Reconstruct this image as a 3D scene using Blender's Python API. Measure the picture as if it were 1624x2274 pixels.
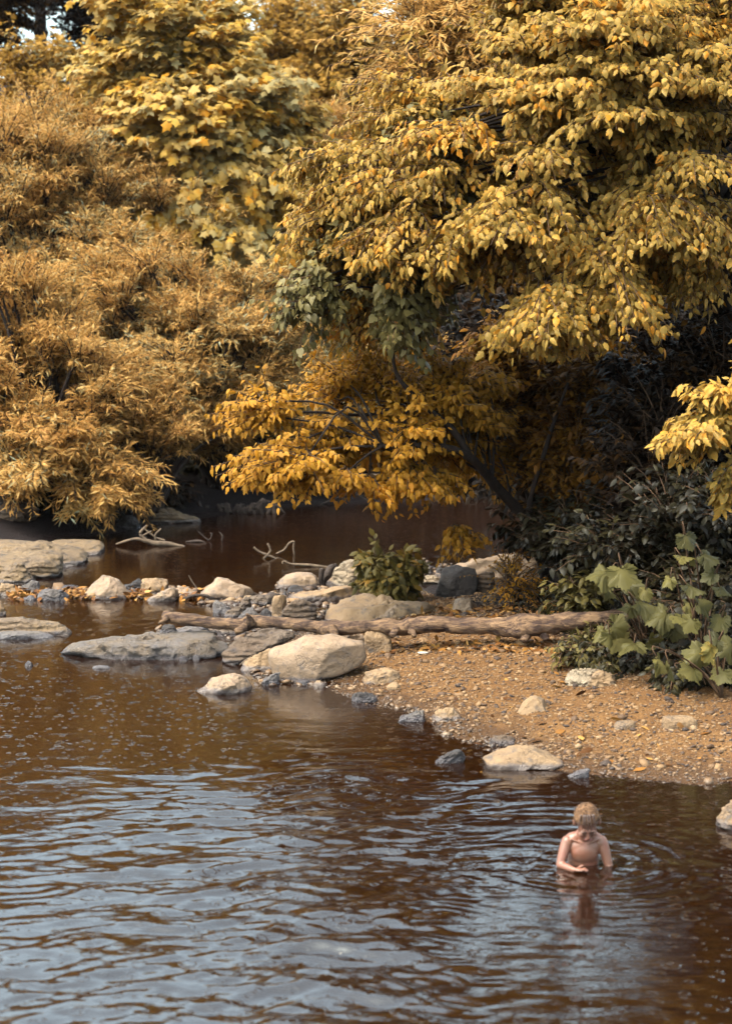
import bpy, bmesh, math, random
import numpy as np
from mathutils import Vector

# ------------------------------------------------------------------ camera, world, sun, exposure
for o in list(bpy.data.objects):
    bpy.data.objects.remove(o)
SC = bpy.context.scene
COL = SC.collection
CAM_H = 4.0
F = 4560.0                       # focal length in units of the 1624 x 2273 layout sheet
PITCH = math.atan((1136.5 - 583) / F)
cam_d = bpy.data.cameras.new('camera')
cam = bpy.data.objects.new('camera', cam_d)
COL.objects.link(cam)
cam.location = (0, 0, CAM_H)
cam.rotation_euler = (math.pi / 2 - PITCH, 0, 0)
cam_d.sensor_fit = 'VERTICAL'
cam_d.sensor_height = 36
cam_d.lens = 36 * F / 2273
cam_d.clip_end = 600
cam_d.dof.use_dof = True
cam_d.dof.focus_distance = 20.5
cam_d.dof.aperture_fstop = 2.0
SC.camera = cam

SUN_EL, SUN_AZ = math.radians(60), math.radians(-122)      # azimuth of the sun seen from the scene, from +Y clockwise
world = bpy.data.worlds.new('World')
SC.world = world
world.use_nodes = True
wn, wl = world.node_tree.nodes, world.node_tree.links
wn.clear()
w_out = wn.new('ShaderNodeOutputWorld')
w_bg = wn.new('ShaderNodeBackground')
w_sky = wn.new('ShaderNodeTexSky')
w_sky.sky_type = 'NISHITA'
w_sky.sun_disc = False
w_sky.sun_elevation = SUN_EL
w_sky.sun_rotation = SUN_AZ
w_sky.air_density = 1.0
w_sky.dust_density = 5.0
w_sky.ozone_density = 1.0
w_hsv = wn.new('ShaderNodeHueSaturation')
w_hsv.inputs['Saturation'].default_value = 0.5
w_mul = wn.new('ShaderNodeMix'); w_mul.data_type = 'RGBA'; w_mul.blend_type = 'MULTIPLY'
w_mul.inputs[0].default_value = 1.0
w_mul.inputs[7].default_value = (0.93, 1.07, 1.02, 1)
wl.new(w_sky.outputs[0], w_hsv.inputs['Color'])
wl.new(w_hsv.outputs[0], w_mul.inputs[6])
wl.new(w_mul.outputs[2], w_bg.inputs['Color'])
w_bg.inputs['Strength'].default_value = 0.15
wl.new(w_bg.outputs[0], w_out.inputs['Surface'])

sun_d = bpy.data.lights.new('sun', 'SUN')
sun = bpy.data.objects.new('sun', sun_d)
COL.objects.link(sun)
sun_d.energy = 1.2
sun_d.angle = math.radians(42)
sun_d.color = (1.0, 0.77, 0.54)
sd = Vector((math.cos(SUN_EL) * math.sin(SUN_AZ), math.cos(SUN_EL) * math.cos(SUN_AZ), math.sin(SUN_EL)))
sun.rotation_euler = sd.to_track_quat('Z', 'Y').to_euler()

SC.view_settings.view_transform = 'Standard'
SC.view_settings.look = 'None'
SC.view_settings.gamma = 1
SC.view_settings.exposure = 2.4
SC.render.engine = 'CYCLES'
SC.cycles.max_bounces = 6
SC.cycles.diffuse_bounces = 2
SC.cycles.glossy_bounces = 2
SC.cycles.transparent_max_bounces = 6
SC.cycles.transmission_bounces = 3
SC.cycles.use_denoising = True
SC.cycles.caustics_reflective = False
SC.cycles.caustics_refractive = False

# ------------------------------------------------------------------ geometry of the view: sheet pixel -> place
FW = np.array([0, math.cos(PITCH), -math.sin(PITCH)])
UP = np.array([0, math.sin(PITCH), math.cos(PITCH)])


def ray(px, py):
    return FW + np.array([1, 0, 0]) * (px - 812) / F - UP * (py - 1136.5) / F


def P(px, py, d):                # the point at distance y = d
    r = ray(px, py)
    return np.array([0, 0, CAM_H]) + r * (d / r[1])


def G(px, py, z=0.0):            # the point at height z
    r = ray(px, py)
    return np.array([0, 0, CAM_H]) + r * ((z - CAM_H) / r[2])


# ------------------------------------------------------------------ numpy noise
def _h(ix, iy, iz, s):
    n = (ix * 374761393 + iy * 668265263 + iz * 2147483647 + s * 974634777) & 0xFFFFFFFF
    n = ((n ^ (n >> 13)) * 1274126177) & 0xFFFFFFFF
    n = ((n ^ (n >> 16)) * 2246822519) & 0xFFFFFFFF
    return ((n ^ (n >> 15)) & 0xFFFF) / 32767.5 - 1.0


def vnoise(p, s=0):
    p = np.asarray(p, float)
    i = np.floor(p).astype(np.int64)
    f = p - i
    f = f * f * f * (f * (f * 6 - 15) + 10)
    r = 0
    for dx in (0, 1):
        wx = f[..., 0] if dx else 1 - f[..., 0]
        for dy in (0, 1):
            wy = f[..., 1] if dy else 1 - f[..., 1]
            for dz in (0, 1):
                wz = f[..., 2] if dz else 1 - f[..., 2]
                r = r + wx * wy * wz * _h(i[..., 0] + dx, i[..., 1] + dy, i[..., 2] + dz, s)
    return r


def fbm(p, o=4, s=0):
    p = np.asarray(p, float)
    a, r = 1.0, 0
    for k in range(o):
        r = r + a * vnoise(p * 2 ** k + 17.3 * k, s + k)
        a *= 0.5
    return r


def unit(v):
    v = np.asarray(v, float)
    return v / np.maximum(np.linalg.norm(v, axis=-1, keepdims=True), 1e-9)


# ------------------------------------------------------------------ object helpers
def setp(o, label=None, cat=None, group=None, kind=None):
    if label: o['label'] = label
    if cat: o['category'] = cat
    if group: o['group'] = group
    if kind: o['kind'] = kind
    return o


def thing(name, label, cat, loc, group=None):
    o = bpy.data.objects.new(name, None)
    o.empty_display_size = 0.2
    COL.objects.link(o)
    o.location = [float(c) for c in loc]
    return setp(o, label, cat, group)


def wloc(o):
    v = np.zeros(3)
    while o is not None:
        v = v + np.array(o.location)
        o = o.parent
    return v


def mesh_obj(name, V, Fc, mat, parent=None, smooth=True, attrs=None, loc=None):
    """one mesh object from world-space vertices; Fc an (n,3) array of triangles or a list of polygons"""
    V = np.asarray(V, float)
    o = bpy.data.objects.new(name, None) if False else None
    base = wloc(parent) if parent is not None else (np.array(loc, float) if loc is not None else V.mean(0))
    me = bpy.data.meshes.new(name)
    VV = (V - base).astype(np.float32)
    if isinstance(Fc, np.ndarray):
        k = Fc.shape[1]
        me.vertices.add(len(VV)); me.vertices.foreach_set('co', VV.ravel())
        me.loops.add(Fc.size); me.loops.foreach_set('vertex_index', Fc.astype(np.int32).ravel())
        me.polygons.add(len(Fc))
        me.polygons.foreach_set('loop_start', np.arange(0, Fc.size, k, dtype=np.int32))
        me.polygons.foreach_set('loop_total', np.full(len(Fc), k, dtype=np.int32))
        me.update(calc_edges=True)
        me.validate()
    else:
        me.from_pydata(VV.tolist(), [], Fc)
    if smooth:
        me.polygons.foreach_set('use_smooth', np.ones(len(me.polygons), dtype=bool))
    for an, av in (attrs or {}).items():
        a = me.attributes.new(an, 'FLOAT', 'POINT')
        a.data.foreach_set('value', np.asarray(av, np.float32))
    me.materials.append(mat)
    o = bpy.data.objects.new(name, me)
    COL.objects.link(o)
    if parent is not None:
        o.parent = parent
    else:
        o.location = [float(c) for c in base]
    return o


class Bag:
    """collects triangles into one mesh"""
    def __init__(self):
        self.v, self.f, self.t, self.n = [], [], [], 0

    def add(self, V, Fc, tint=None):
        V = np.asarray(V, float).reshape(-1, 3)
        self.v.append(V); self.f.append(np.asarray(Fc, np.int64) + self.n); self.n += len(V)
        self.t.append(np.full(len(V), 0.5) if tint is None else np.broadcast_to(np.asarray(tint, float), (len(V),)))

    def build(self, name, mat, parent=None, smooth=True, loc=None):
        return mesh_obj(name, np.concatenate(self.v), np.concatenate(self.f), mat, parent, smooth,
                        {'tint': np.concatenate(self.t)}, loc)


def tube(pts, rad, sides=6, wob=0.0, seed=0, cap=True):
    pts = np.asarray(pts, float)
    n = len(pts)
    rad = np.broadcast_to(np.asarray(rad, float), (n,))
    tg = unit(np.gradient(pts, axis=0))
    a = np.array([0, 0, 1.0]) if abs(tg[0][2]) < 0.8 else np.array([1.0, 0, 0])
    u = unit(np.cross(tg, a)); v = np.cross(tg, u)
    th = np.linspace(0, 2 * np.pi, sides, endpoint=False)
    ring = pts[:, None] + rad[:, None, None] * (np.cos(th)[None, :, None] * u[:, None] + np.sin(th)[None, :, None] * v[:, None])
    if wob:
        nz = fbm(ring.reshape(-1, 3) * 9 + seed, 3, seed).reshape(n, sides, 1)
        ring = ring + (ring - pts[:, None]) * nz * wob
    V = ring.reshape(-1, 3)
    i = np.arange(n - 1)[:, None] * sides; j = np.arange(sides)[None]; k = (j + 1) % sides
    A, B, C, D = i + j, i + k, i + sides + k, i + sides + j
    Fc = np.concatenate([np.stack([A, B, C], -1).reshape(-1, 3), np.stack([A, C, D], -1).reshape(-1, 3)])
    if cap:
        V = np.concatenate([V, pts[:1], pts[-1:]])
        j = np.arange(sides); k = (j + 1) % sides
        Fc = np.concatenate([Fc, np.stack([k, j, np.full(sides, n * sides)], -1),
                             np.stack([(n - 1) * sides + j, (n - 1) * sides + k, np.full(sides, n * sides + 1)], -1)])
    return V, Fc


def smoothline(pts, n=24):
    """Catmull-Rom through the points (any number of columns)"""
    p = np.asarray(pts, float)
    p = np.concatenate([2 * p[:1] - p[1:2], p, 2 * p[-1:] - p[-2:-1]])
    m = len(p) - 3
    out = []
    for t in np.linspace(0, m - 1e-6, n):
        i = int(t); f = t - i
        a, b, c, d = p[i:i + 4]
        out.append(0.5 * (2 * b + (c - a) * f + (2 * a - 5 * b + 4 * c - d) * f * f + (3 * b - a - 3 * c + d) * f ** 3))
    return np.array(out)


# ------------------------------------------------------------------ materials
class NT:
    def __init__(self, name):
        self.m = bpy.data.materials.new(name); self.m.use_nodes = True
        self.n = self.m.node_tree.nodes; self.l = self.m.node_tree.links
        self.n.clear()
        self.out = self.n.new('ShaderNodeOutputMaterial')

    def new(self, t, **kw):
        x = self.n.new('ShaderNode' + t)
        for k, v in kw.items():
            if k.startswith('_'): setattr(x, k[1:], v)
            else:
                key = int(k[1:]) if k[0] == 'i' and k[1:].isdigit() else k.replace('__', ' ')
                if hasattr(v, 'default_value') or isinstance(v, bpy.types.NodeSocket): self.l.new(v, x.inputs[key])
                else: x.inputs[key].default_value = v
        return x

    def math(self, op, a, b=None, clamp=False):
        x = self.n.new('ShaderNodeMath'); x.operation = op; x.use_clamp = clamp
        for i, v in enumerate((a, b)):
            if v is None: continue
            if isinstance(v, bpy.types.NodeSocket): self.l.new(v, x.inputs[i])
            else: x.inputs[i].default_value = v
        return x.outputs[0]

    def ramp(self, fac, stops, interp='LINEAR'):
        r = self.n.new('ShaderNodeValToRGB'); r.color_ramp.interpolation = interp
        e = r.color_ramp.elements
        while len(e) < len(stops): e.new(0.5)
        for el, (p, c) in zip(e, stops):
            el.position = p; el.color = (*c, 1) if len(c) == 3 else c
        self.l.new(fac, r.inputs[0])
        return r.outputs[0]

    def mix(self, fac, a, b, blend='MIX'):
        x = self.n.new('ShaderNodeMix'); x.data_type = 'RGBA'; x.blend_type = blend
        for s, v in ((0, fac), (6, a), (7, b)):
            if isinstance(v, bpy.types.NodeSocket): self.l.new(v, x.inputs[s])
            elif s == 0: x.inputs[0].default_value = v
            else: x.inputs[s].default_value = (*v, 1)
        return x.outputs[2]

    def noise(self, vec, scale, detail=4, rough=0.6, w=None):
        x = self.new('TexNoise', Scale=scale, Detail=detail, Roughness=rough)
        if vec is not None: self.l.new(vec, x.inputs['Vector'])
        return x.outputs['Fac']


LK, RK = 0.44, 0.285        # albedo level of foliage and of stone


def leaf_mat(name, stops, trans=0.35, rough=0.45, gloss=0.3, spot=None):
    stops = [(p, (c[0] * LK, c[1] * LK * 0.92, c[2] * LK * 0.82)) for p, c in stops]
    t = NT(name)
    at = t.new('Attribute', _attribute_name='tint')
    geo = t.new('NewGeometry')
    nz = t.noise(geo.outputs['Position'], 9, 3)
    f = t.math('ADD', at.outputs['Fac'], t.math('MULTIPLY', t.math('SUBTRACT', nz, 0.5), 0.5), True)
    c = t.ramp(f, stops)
    if spot:
        n2 = t.noise(geo.outputs['Position'], 40, 2)
        c = t.mix(t.math('MULTIPLY', t.math('SUBTRACT', n2, 0.58), 9, True), c, spot)
    pb = t.new('BsdfPrincipled', Roughness=rough, Base__Color=c)
    pb.inputs['Specular IOR Level'].default_value = gloss * 0.3
    tr = t.new('BsdfTranslucent', Color=c)
    mx = t.new('MixShader', i0=trans, i1=pb.outputs[0], i2=tr.outputs[0])
    t.l.new(mx.outputs[0], t.out.inputs['Surface'])
    return t.m


def rock_mat(name, c1, c2, c3, strata=0.0, pits=0.4, scale=1.0, bump=0.5):
    c1, c2, c3 = (tuple(x * RK for x in c) for c in (c1, c2, c3))
    t = NT(name)
    tc = t.new('TexCoord').outputs['Object']
    info = t.new('ObjectInfo').outputs['Random']
    off = t.new('VectorMath', _operation='ADD', i0=tc)
    cmb = t.new('CombineXYZ', X=t.math('MULTIPLY', info, 40), Y=t.math('MULTIPLY', info, 17))
    t.l.new(cmb.outputs[0], off.inputs[1])
    v = off.outputs[0]
    n1 = t.noise(v, 2.2 * scale, 6, 0.65)
    n2 = t.noise(v, 9 * scale, 6, 0.7)
    n3 = t.noise(v, 45 * scale, 4, 0.7)
    c = t.mix(t.math('MULTIPLY', t.math('SUBTRACT', n1, 0.42), 4, True), c1, c2)
    c = t.mix(t.math('MULTIPLY', t.math('SUBTRACT', n2, 0.51), 6, True), c, c3)
    c = t.mix(t.math('MULTIPLY', t.math('SUBTRACT', n3, 0.45), 1.2, True), c, tuple(x * 0.55 for x in c1))
    vc = t.new('TexVoronoi', Scale=3.2 * scale, _feature='DISTANCE_TO_EDGE')
    dv_ = t.new('VectorMath', _operation='ADD', i0=v)
    nzc = t.new('TexNoise', Scale=4.0, Detail=4.0, Vector=v)
    t.l.new(nzc.outputs['Color'], dv_.inputs[1]); t.l.new(dv_.outputs[0], vc.inputs['Vector'])
    crack = t.math('SUBTRACT', 1.0, t.math('MULTIPLY', vc.outputs['Distance'], 28, True))
    crack = t.math('MULTIPLY', crack, t.math('MULTIPLY', t.math('SUBTRACT', n1, 0.45), 5, True))
    c = t.mix(t.math('MULTIPLY', crack, 0.75), c, (0.03, 0.022, 0.02))
    pit = t.math('MULTIPLY', t.math('SUBTRACT', t.noise(v, 14 * scale, 3, 0.6), 0.66), 14, True)
    c = t.mix(t.math('MULTIPLY', pit, pits), c, (0.03, 0.022, 0.02))
    # wet band at the water line
    z = t.new('SeparateXYZ', i0=t.new('NewGeometry').outputs['Position']).outputs['Z']
    wet = t.math('MULTIPLY', t.math('SUBTRACT', t.math('ADD', 0.035, t.math('MULTIPLY', n2, 0.05)), z), 40, True)
    c = t.mix(t.math('MULTIPLY', wet, 0.7), c, (0.05, 0.042, 0.048))
    rg = t.math('SUBTRACT', 0.75, t.math('MULTIPLY', wet, 0.5))
    h = t.math('ADD', t.math('MULTIPLY', n2, 0.6), t.math('MULTIPLY', n3, 0.22))
    h = t.math('SUBTRACT', h, t.math('MULTIPLY', pit, 0.4))
    h = t.math('SUBTRACT', h, t.math('MULTIPLY', crack, 0.5))
    if strata:
        w = t.new('TexWave', _wave_type='BANDS', _bands_direction='Z', Scale=5.0, Distortion=6.0, Detail=4.0)
        t.l.new(v, w.inputs['Vector'])
        h = t.math('ADD', h, t.math('MULTIPLY', w.outputs['Fac'], strata))
    b = t.new('Bump', Strength=bump, Distance=0.12, Height=h)
    pb = t.new('BsdfPrincipled', Base__Color=c, Roughness=rg, Normal=b.outputs[0])
    pb.inputs['Specular IOR Level'].default_value = 0.35
    t.l.new(pb.outputs[0], t.out.inputs['Surface'])
    return t.m


def bark_mat(name, c1, c2, scale=8, bump=0.6, axis='X'):
    c1, c2 = tuple(x * 0.6 for x in c1), tuple(x * 0.6 for x in c2)
    t = NT(name)
    tc = t.new('TexCoord').outputs['Object']
    mp = t.new('Mapping', Vector=tc)
    mp.inputs['Scale'].default_value = {'X': (0.18, 1, 1), 'Z': (1, 1, 0.18), 'N': (1, 1, 1)}[axis]
    n1 = t.noise(mp.outputs[0], scale, 6, 0.7)
    n2 = t.noise(tc, scale * 0.4, 4)
    c = t.mix(t.math('MULTIPLY', t.math('SUBTRACT', n1, 0.4), 4, True), c1, c2)
    c = t.mix(t.math('MULTIPLY', t.math('SUBTRACT', n2, 0.5), 5, True), c, tuple(0.6 * x for x in c1))
    b = t.new('Bump', Strength=bump, Distance=0.05, Height=n1)
    pb = t.new('BsdfPrincipled', Base__Color=c, Roughness=0.75, Normal=b.outputs[0])
    pb.inputs['Specular IOR Level'].default_value = 0.12
    t.l.new(pb.outputs[0], t.out.inputs['Surface'])
    return t.m


def plain(name, col, rough=0.5, spec=0.4, sss=0):
    t = NT(name)
    n = t.noise(t.new('TexCoord').outputs['Object'], 14, 3)
    c = t.mix(t.math('MULTIPLY', n, 0.5), col, tuple(x * 0.7 for x in col))
    pb = t.new('BsdfPrincipled', Base__Color=c, Roughness=rough)
    pb.inputs['Specular IOR Level'].default_value = spec
    if sss:
        pb.inputs['Subsurface Weight'].default_value = sss
        pb.inputs['Subsurface Radius'].default_value = (0.02, 0.008, 0.004)
    t.l.new(pb.outputs[0], t.out.inputs['Surface'])
    return t.m


M = {}
M['tan'] = rock_mat('tan_rock', (0.62, 0.38, 0.20), (0.44, 0.27, 0.15), (0.24, 0.18, 0.15), bump=0.45)
M['pale'] = rock_mat('pale_limestone', (0.72, 0.48, 0.32), (0.56, 0.36, 0.22), (0.30, 0.24, 0.22), pits=0.3, bump=0.4)
M['white'] = rock_mat('white_layered_rock', (0.80, 0.62, 0.44), (0.68, 0.47, 0.29), (0.38, 0.26, 0.17), strata=0.18, bump=0.9)
M['grey'] = rock_mat('blue_grey_rock', (0.20, 0.17, 0.18), (0.36, 0.29, 0.25), (0.11, 0.10, 0.12), bump=0.6)
M['dark'] = rock_mat('dark_wet_rock', (0.07, 0.055, 0.06), (0.13, 0.10, 0.09), (0.04, 0.035, 0.045), bump=0.7)
M['brown'] = rock_mat('brown_rock', (0.26, 0.16, 0.10), (0.34, 0.24, 0.18), (0.12, 0.09, 0.09), strata=0.25, bump=0.8)
M['porous'] = rock_mat('pitted_wet_rock', (0.36, 0.29, 0.26), (0.46, 0.30, 0.17), (0.28, 0.24, 0.25), pits=1.0, scale=1.4, bump=0.9)
M['ledge'] = rock_mat('ledge_rock', (0.46, 0.29, 0.15), (0.34, 0.22, 0.14), (0.14, 0.11, 0.10), strata=0.3, bump=0.7)

GOLD = [(0.0, (0.26, 0.12, 0.02)), (0.3, (0.40, 0.27, 0.065)), (0.6, (0.60, 0.41, 0.11)), (0.85, (0.80, 0.49, 0.11)), (1.0, (0.84, 0.36, 0.035))]
M['elder'] = leaf_mat('yellow_green_leaves', GOLD, 0.35, 0.42, 0.35, spot=(0.55, 0.24, 0.03))
M['orange'] = leaf_mat('golden_leaves', [(0, (0.38, 0.16, 0.015)), (0.4, (0.60, 0.31, 0.04)), (0.75, (0.82, 0.44, 0.06)), (1, (0.9, 0.40, 0.035))], 0.45, 0.45, 0.3, spot=(0.42, 0.15, 0.015))
M['willow'] = leaf_mat('willow_leaves', [(0, (0.50, 0.24, 0.065)), (0.35, (0.80, 0.45, 0.14)), (0.65, (0.98, 0.62, 0.22)), (0.85, (0.78, 0.66, 0.34)), (1, (0.56, 0.64, 0.50))], 0.42, 0.5, 0.3)
M['sycamore'] = leaf_mat('yellow_sycamore_leaves', [(0, (0.42, 0.34, 0.15)), (0.25, (0.66, 0.60, 0.34)), (0.55, (0.92, 0.66, 0.24)), (0.85, (0.98, 0.64, 0.13)), (1, (1.0, 0.48, 0.05))], 0.5, 0.45, 0.3)
M['far'] = leaf_mat('distant_orange_leaves', [(0, (0.26, 0.13, 0.03)), (0.45, (0.52, 0.31, 0.07)), (0.8, (0.70, 0.40, 0.08)), (1, (0.46, 0.47, 0.30))], 0.35, 0.5, 0.2)
M['darkleaf'] = leaf_mat('dark_shade_toned_leaves', [(0, (0.010, 0.007, 0.007)), (0.5, (0.024, 0.013, 0.007)), (0.75, (0.10, 0.045, 0.009)), (1, (0.48, 0.23, 0.03))], 0.25, 0.5, 0.25)  # understorey shade put into the leaf colour; the dark far trees share it
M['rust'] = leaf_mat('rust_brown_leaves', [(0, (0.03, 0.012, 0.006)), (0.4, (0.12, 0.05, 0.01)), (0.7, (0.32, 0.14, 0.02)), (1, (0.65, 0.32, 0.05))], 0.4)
M['vine'] = leaf_mat('vine_leaves', [(0, (0.09, 0.075, 0.03)), (0.4, (0.19, 0.16, 0.06)), (0.75, (0.33, 0.28, 0.12)), (1, (0.50, 0.38, 0.12))], 0.25, 0.4, 0.4)
M['blue'] = leaf_mat('shade_darkened_leaves', [(0, (0.012, 0.009, 0.006)), (0.4, (0.026, 0.023, 0.013)), (0.75, (0.075, 0.065, 0.028)), (1, (0.22, 0.18, 0.06))], 0.25, 0.4, 0.4)  # darkened towards black to put the thicket's shade into the leaf colour
M['bigleaf'] = leaf_mat('large_green_leaves', [(0, (0.05, 0.05, 0.025)), (0.4, (0.12, 0.115, 0.05)), (0.85, (0.24, 0.215, 0.075)), (1, (0.52, 0.34, 0.07))], 0.3, 0.45, 0.35)
M['weed'] = leaf_mat('weed_leaves', [(0, (0.08, 0.075, 0.03)), (0.5, (0.20, 0.16, 0.045)), (1, (0.48, 0.24, 0.035))], 0.35)
M['litter'] = leaf_mat('fallen_leaves', [(0, (0.08, 0.035, 0.015)), (0.4, (0.24, 0.10, 0.03)), (0.8, (0.50, 0.25, 0.07)), (1, (0.65, 0.38, 0.13))], 0.1)
M['bark'] = bark_mat('dark_bark', (0.022, 0.015, 0.013), (0.05, 0.032, 0.025), 10, 0.7, 'Z')
M['twig'] = bark_mat('twig_bark', (0.09, 0.05, 0.03), (0.16, 0.09, 0.05), 12, 0.3, 'N')
M['log'] = bark_mat('weathered_log', (0.07, 0.042, 0.036), (0.35, 0.21, 0.12), 20, 1.0, 'X')
M['drift'] = bark_mat('bleached_driftwood', (0.13, 0.09, 0.065), (0.22, 0.155, 0.105), 12, 0.5, 'N')
M['darkwood'] = bark_mat('dark_dead_wood', (0.04, 0.03, 0.028), (0.10, 0.07, 0.055), 12, 0.5, 'N')

# ------------------------------------------------------------------ banks
def gpoly(pts):
    return np.array([G(x, y)[:2] for x, y in pts])


R_BANK = np.concatenate([gpoly([(640, 1500), (700, 1512), (770, 1538), (850, 1572), (950, 1600), (1010, 1632), (1080, 1662), (1160, 1695),
                                (1260, 1714), (1400, 1725), (1500, 1736), (1640, 1750)]),
                         np.array([[9, 14.5], [60, 10], [60, 33]]),
                         gpoly([(1500, 1180), (1260, 1215), (1120, 1245), (985, 1275), (900, 1318), (760, 1345), (720, 1385), (620, 1420)])])
L_BANK = np.concatenate([np.array([[-60, 12], [-7, 20]]), gpoly([(-60, 1330), (0, 1296), (60, 1270), (100, 1225), (130, 1195), (230, 1188), (330, 1166),
                        (450, 1150), (560, 1134), (700, 1120), (900, 1112), (1100, 1106), (1400, 1104)]), np.array([[60, 38], [60, 150], [-60, 150]])])


def sdf(poly, x, y):
    p = np.stack([x, y], -1)
    d = np.full(x.shape, 1e9); ins = np.zeros(x.shape, bool)
    n = len(poly)
    for i in range(n):
        a, b = poly[i], poly[(i + 1) % n]
        e = b - a; w = p - a
        t = np.clip((w @ e) / (e @ e), 0, 1)
        d = np.minimum(d, np.linalg.norm(w - t[..., None] * e, axis=-1))
        c = ((a[1] > y) != (b[1] > y)) & (x < (b[0] - a[0]) * (y - a[1]) / (b[1] - a[1] + 1e-12) + a[0])
        ins ^= c
    return np.where(ins, d, -d)


def bank_z(x, y):
    x = np.asarray(x, float); y = np.asarray(y, float)
    sr = sdf(R_BANK, x, y); sl = sdf(L_BANK, x, y)
    zr = np.where(sr > 0, 0.115 * np.minimum(sr, 2.2) + 0.05 * np.clip(sr - 2.2, 0, 12), 0.28 * sr)
    zl = np.where(sl > 0, 0.30 * np.minimum(sl, 1.6) + 0.12 * np.clip(sl - 1.6, 0, 8) + 0.25 * np.clip(y - 46, 0, 40), 0.35 * sl)
    z = np.maximum(np.maximum(zr, zl), -0.7)
    p = np.stack([x, y, 0 * x], -1)
    z = z + np.where(z > -0.3, 0.02 * fbm(p * 1.7, 3, 5), 0) + np.where(z > 0.0, 0.012 * fbm(p * 6, 3, 9), 0)
    return z


def GB(px, py):                    # the point of the bank surface seen at a sheet pixel
    z = 0.1
    for _ in range(12):
        g = G(px, py, z); z = 0.5 * z + 0.5 * max(0.0, float(bank_z(g[0], g[1])))
    return G(px, py, z)


def lin(a, b, n):
    return np.linspace(a, b, n, endpoint=False)


gx = np.concatenate([lin(-120, -14, 20), lin(-14, -5, 30), lin(-5, 6.5, 260), lin(6.5, 16, 40), np.linspace(16, 120, 20)])
gy = np.concatenate([lin(2, 13, 12), lin(13, 25, 270), lin(25, 50, 120), np.linspace(50, 190, 40)])
X, Y = np.meshgrid(gx, gy)
Zg = bank_z(X, Y)
nx, ny = len(gx), len(gy)


def grid_faces(nx, ny):
    i = np.arange(ny - 1)[:, None] * nx + np.arange(nx - 1)[None]
    return np.stack([i, i + 1, i + nx + 1, i + nx], -1).reshape(-1, 4)


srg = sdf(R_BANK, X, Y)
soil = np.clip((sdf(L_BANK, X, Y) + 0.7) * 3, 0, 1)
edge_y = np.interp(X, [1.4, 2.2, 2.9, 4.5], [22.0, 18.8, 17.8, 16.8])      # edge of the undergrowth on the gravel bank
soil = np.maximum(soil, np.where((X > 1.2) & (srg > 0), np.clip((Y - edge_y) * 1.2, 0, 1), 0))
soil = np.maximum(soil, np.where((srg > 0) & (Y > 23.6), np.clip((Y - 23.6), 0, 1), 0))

t = NT('gravel_and_soil')
pos = t.new('NewGeometry').outputs['Position']
n1 = t.noise(pos, 1.6, 5); n2 = t.noise(pos, 14, 5, 0.7); n3 = t.noise(pos, 70, 3, 0.7)
vor = t.new('TexVoronoi', Scale=26.0, Vector=pos)
vor2 = t.new('TexVoronoi', Scale=60.0, Vector=pos)
c = t.mix(t.math('MULTIPLY', t.math('SUBTRACT', n1, 0.4), 4, True), (0.13, 0.063, 0.023), (0.175, 0.088, 0.033))
vsep = t.new('SeparateColor', Color=vor.outputs['Color']).outputs[0]
c = t.mix(t.math('MULTIPLY', vsep, 0.6), c, (0.08, 0.036, 0.014))
c = t.mix(t.math('MULTIPLY', t.math('SUBTRACT', n2, 0.52), 5, True), c, (0.06, 0.028, 0.014))
z = t.new('SeparateXYZ', i0=pos).outputs['Z']
wet = t.math('MULTIPLY', t.math('SUBTRACT', t.math('ADD', 0.03, t.math('MULTIPLY', n2, 0.09)), z), 22, True)
c = t.mix(t.math('MULTIPLY', wet, 0.75), c, (0.045, 0.022, 0.011))
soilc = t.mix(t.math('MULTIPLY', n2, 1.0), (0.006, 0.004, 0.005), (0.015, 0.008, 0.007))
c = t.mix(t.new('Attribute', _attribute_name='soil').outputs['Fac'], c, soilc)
deep = t.math('MULTIPLY', t.math('SUBTRACT', -0.1, z), 4, True)
c = t.mix(deep, c, (0.02, 0.009, 0.004))
h = t.math('ADD', t.math('MULTIPLY', vor.outputs['Distance'], -0.7), t.math('MULTIPLY', n3, 0.5))
b = t.new('Bump', Strength=0.8, Distance=0.03, Height=h)
c = t.mix(1.0, c, (0.80, 0.80, 0.80), 'MULTIPLY')
pb = t.new('BsdfPrincipled', Base__Color=c, Normal=b.outputs[0], Roughness=t.math('SUBTRACT', 0.85, t.math('MULTIPLY', wet, 0.4)))
pb.inputs['Specular IOR Level'].default_value = 0.12
t.l.new(pb.outputs[0], t.out.inputs['Surface'])
M['ground'] = t.m
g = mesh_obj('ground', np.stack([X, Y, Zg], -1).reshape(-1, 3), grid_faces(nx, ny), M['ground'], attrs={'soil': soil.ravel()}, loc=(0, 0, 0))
setp(g, 'gravel bank, creek bed and soil of the wooded banks', 'ground', kind='structure')

# ------------------------------------------------------------------ water
BOY = G(1296, 1922)
wx = np.concatenate([lin(-60, -6, 24), lin(-6, 6, 380), np.linspace(6, 60, 24)])
wy = [5.0]
while wy[-1] < 60:
    wy.append(wy[-1] + (0.019 if 10 < wy[-1] < 17 else 0.2 if wy[-1] < 10 else min(0.5, 0.019 + (wy[-1] - 17) * 0.012)))
wy = np.array(wy)
X, Y = np.meshgrid(wx, wy)
rg = np.random.default_rng(3)
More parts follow.
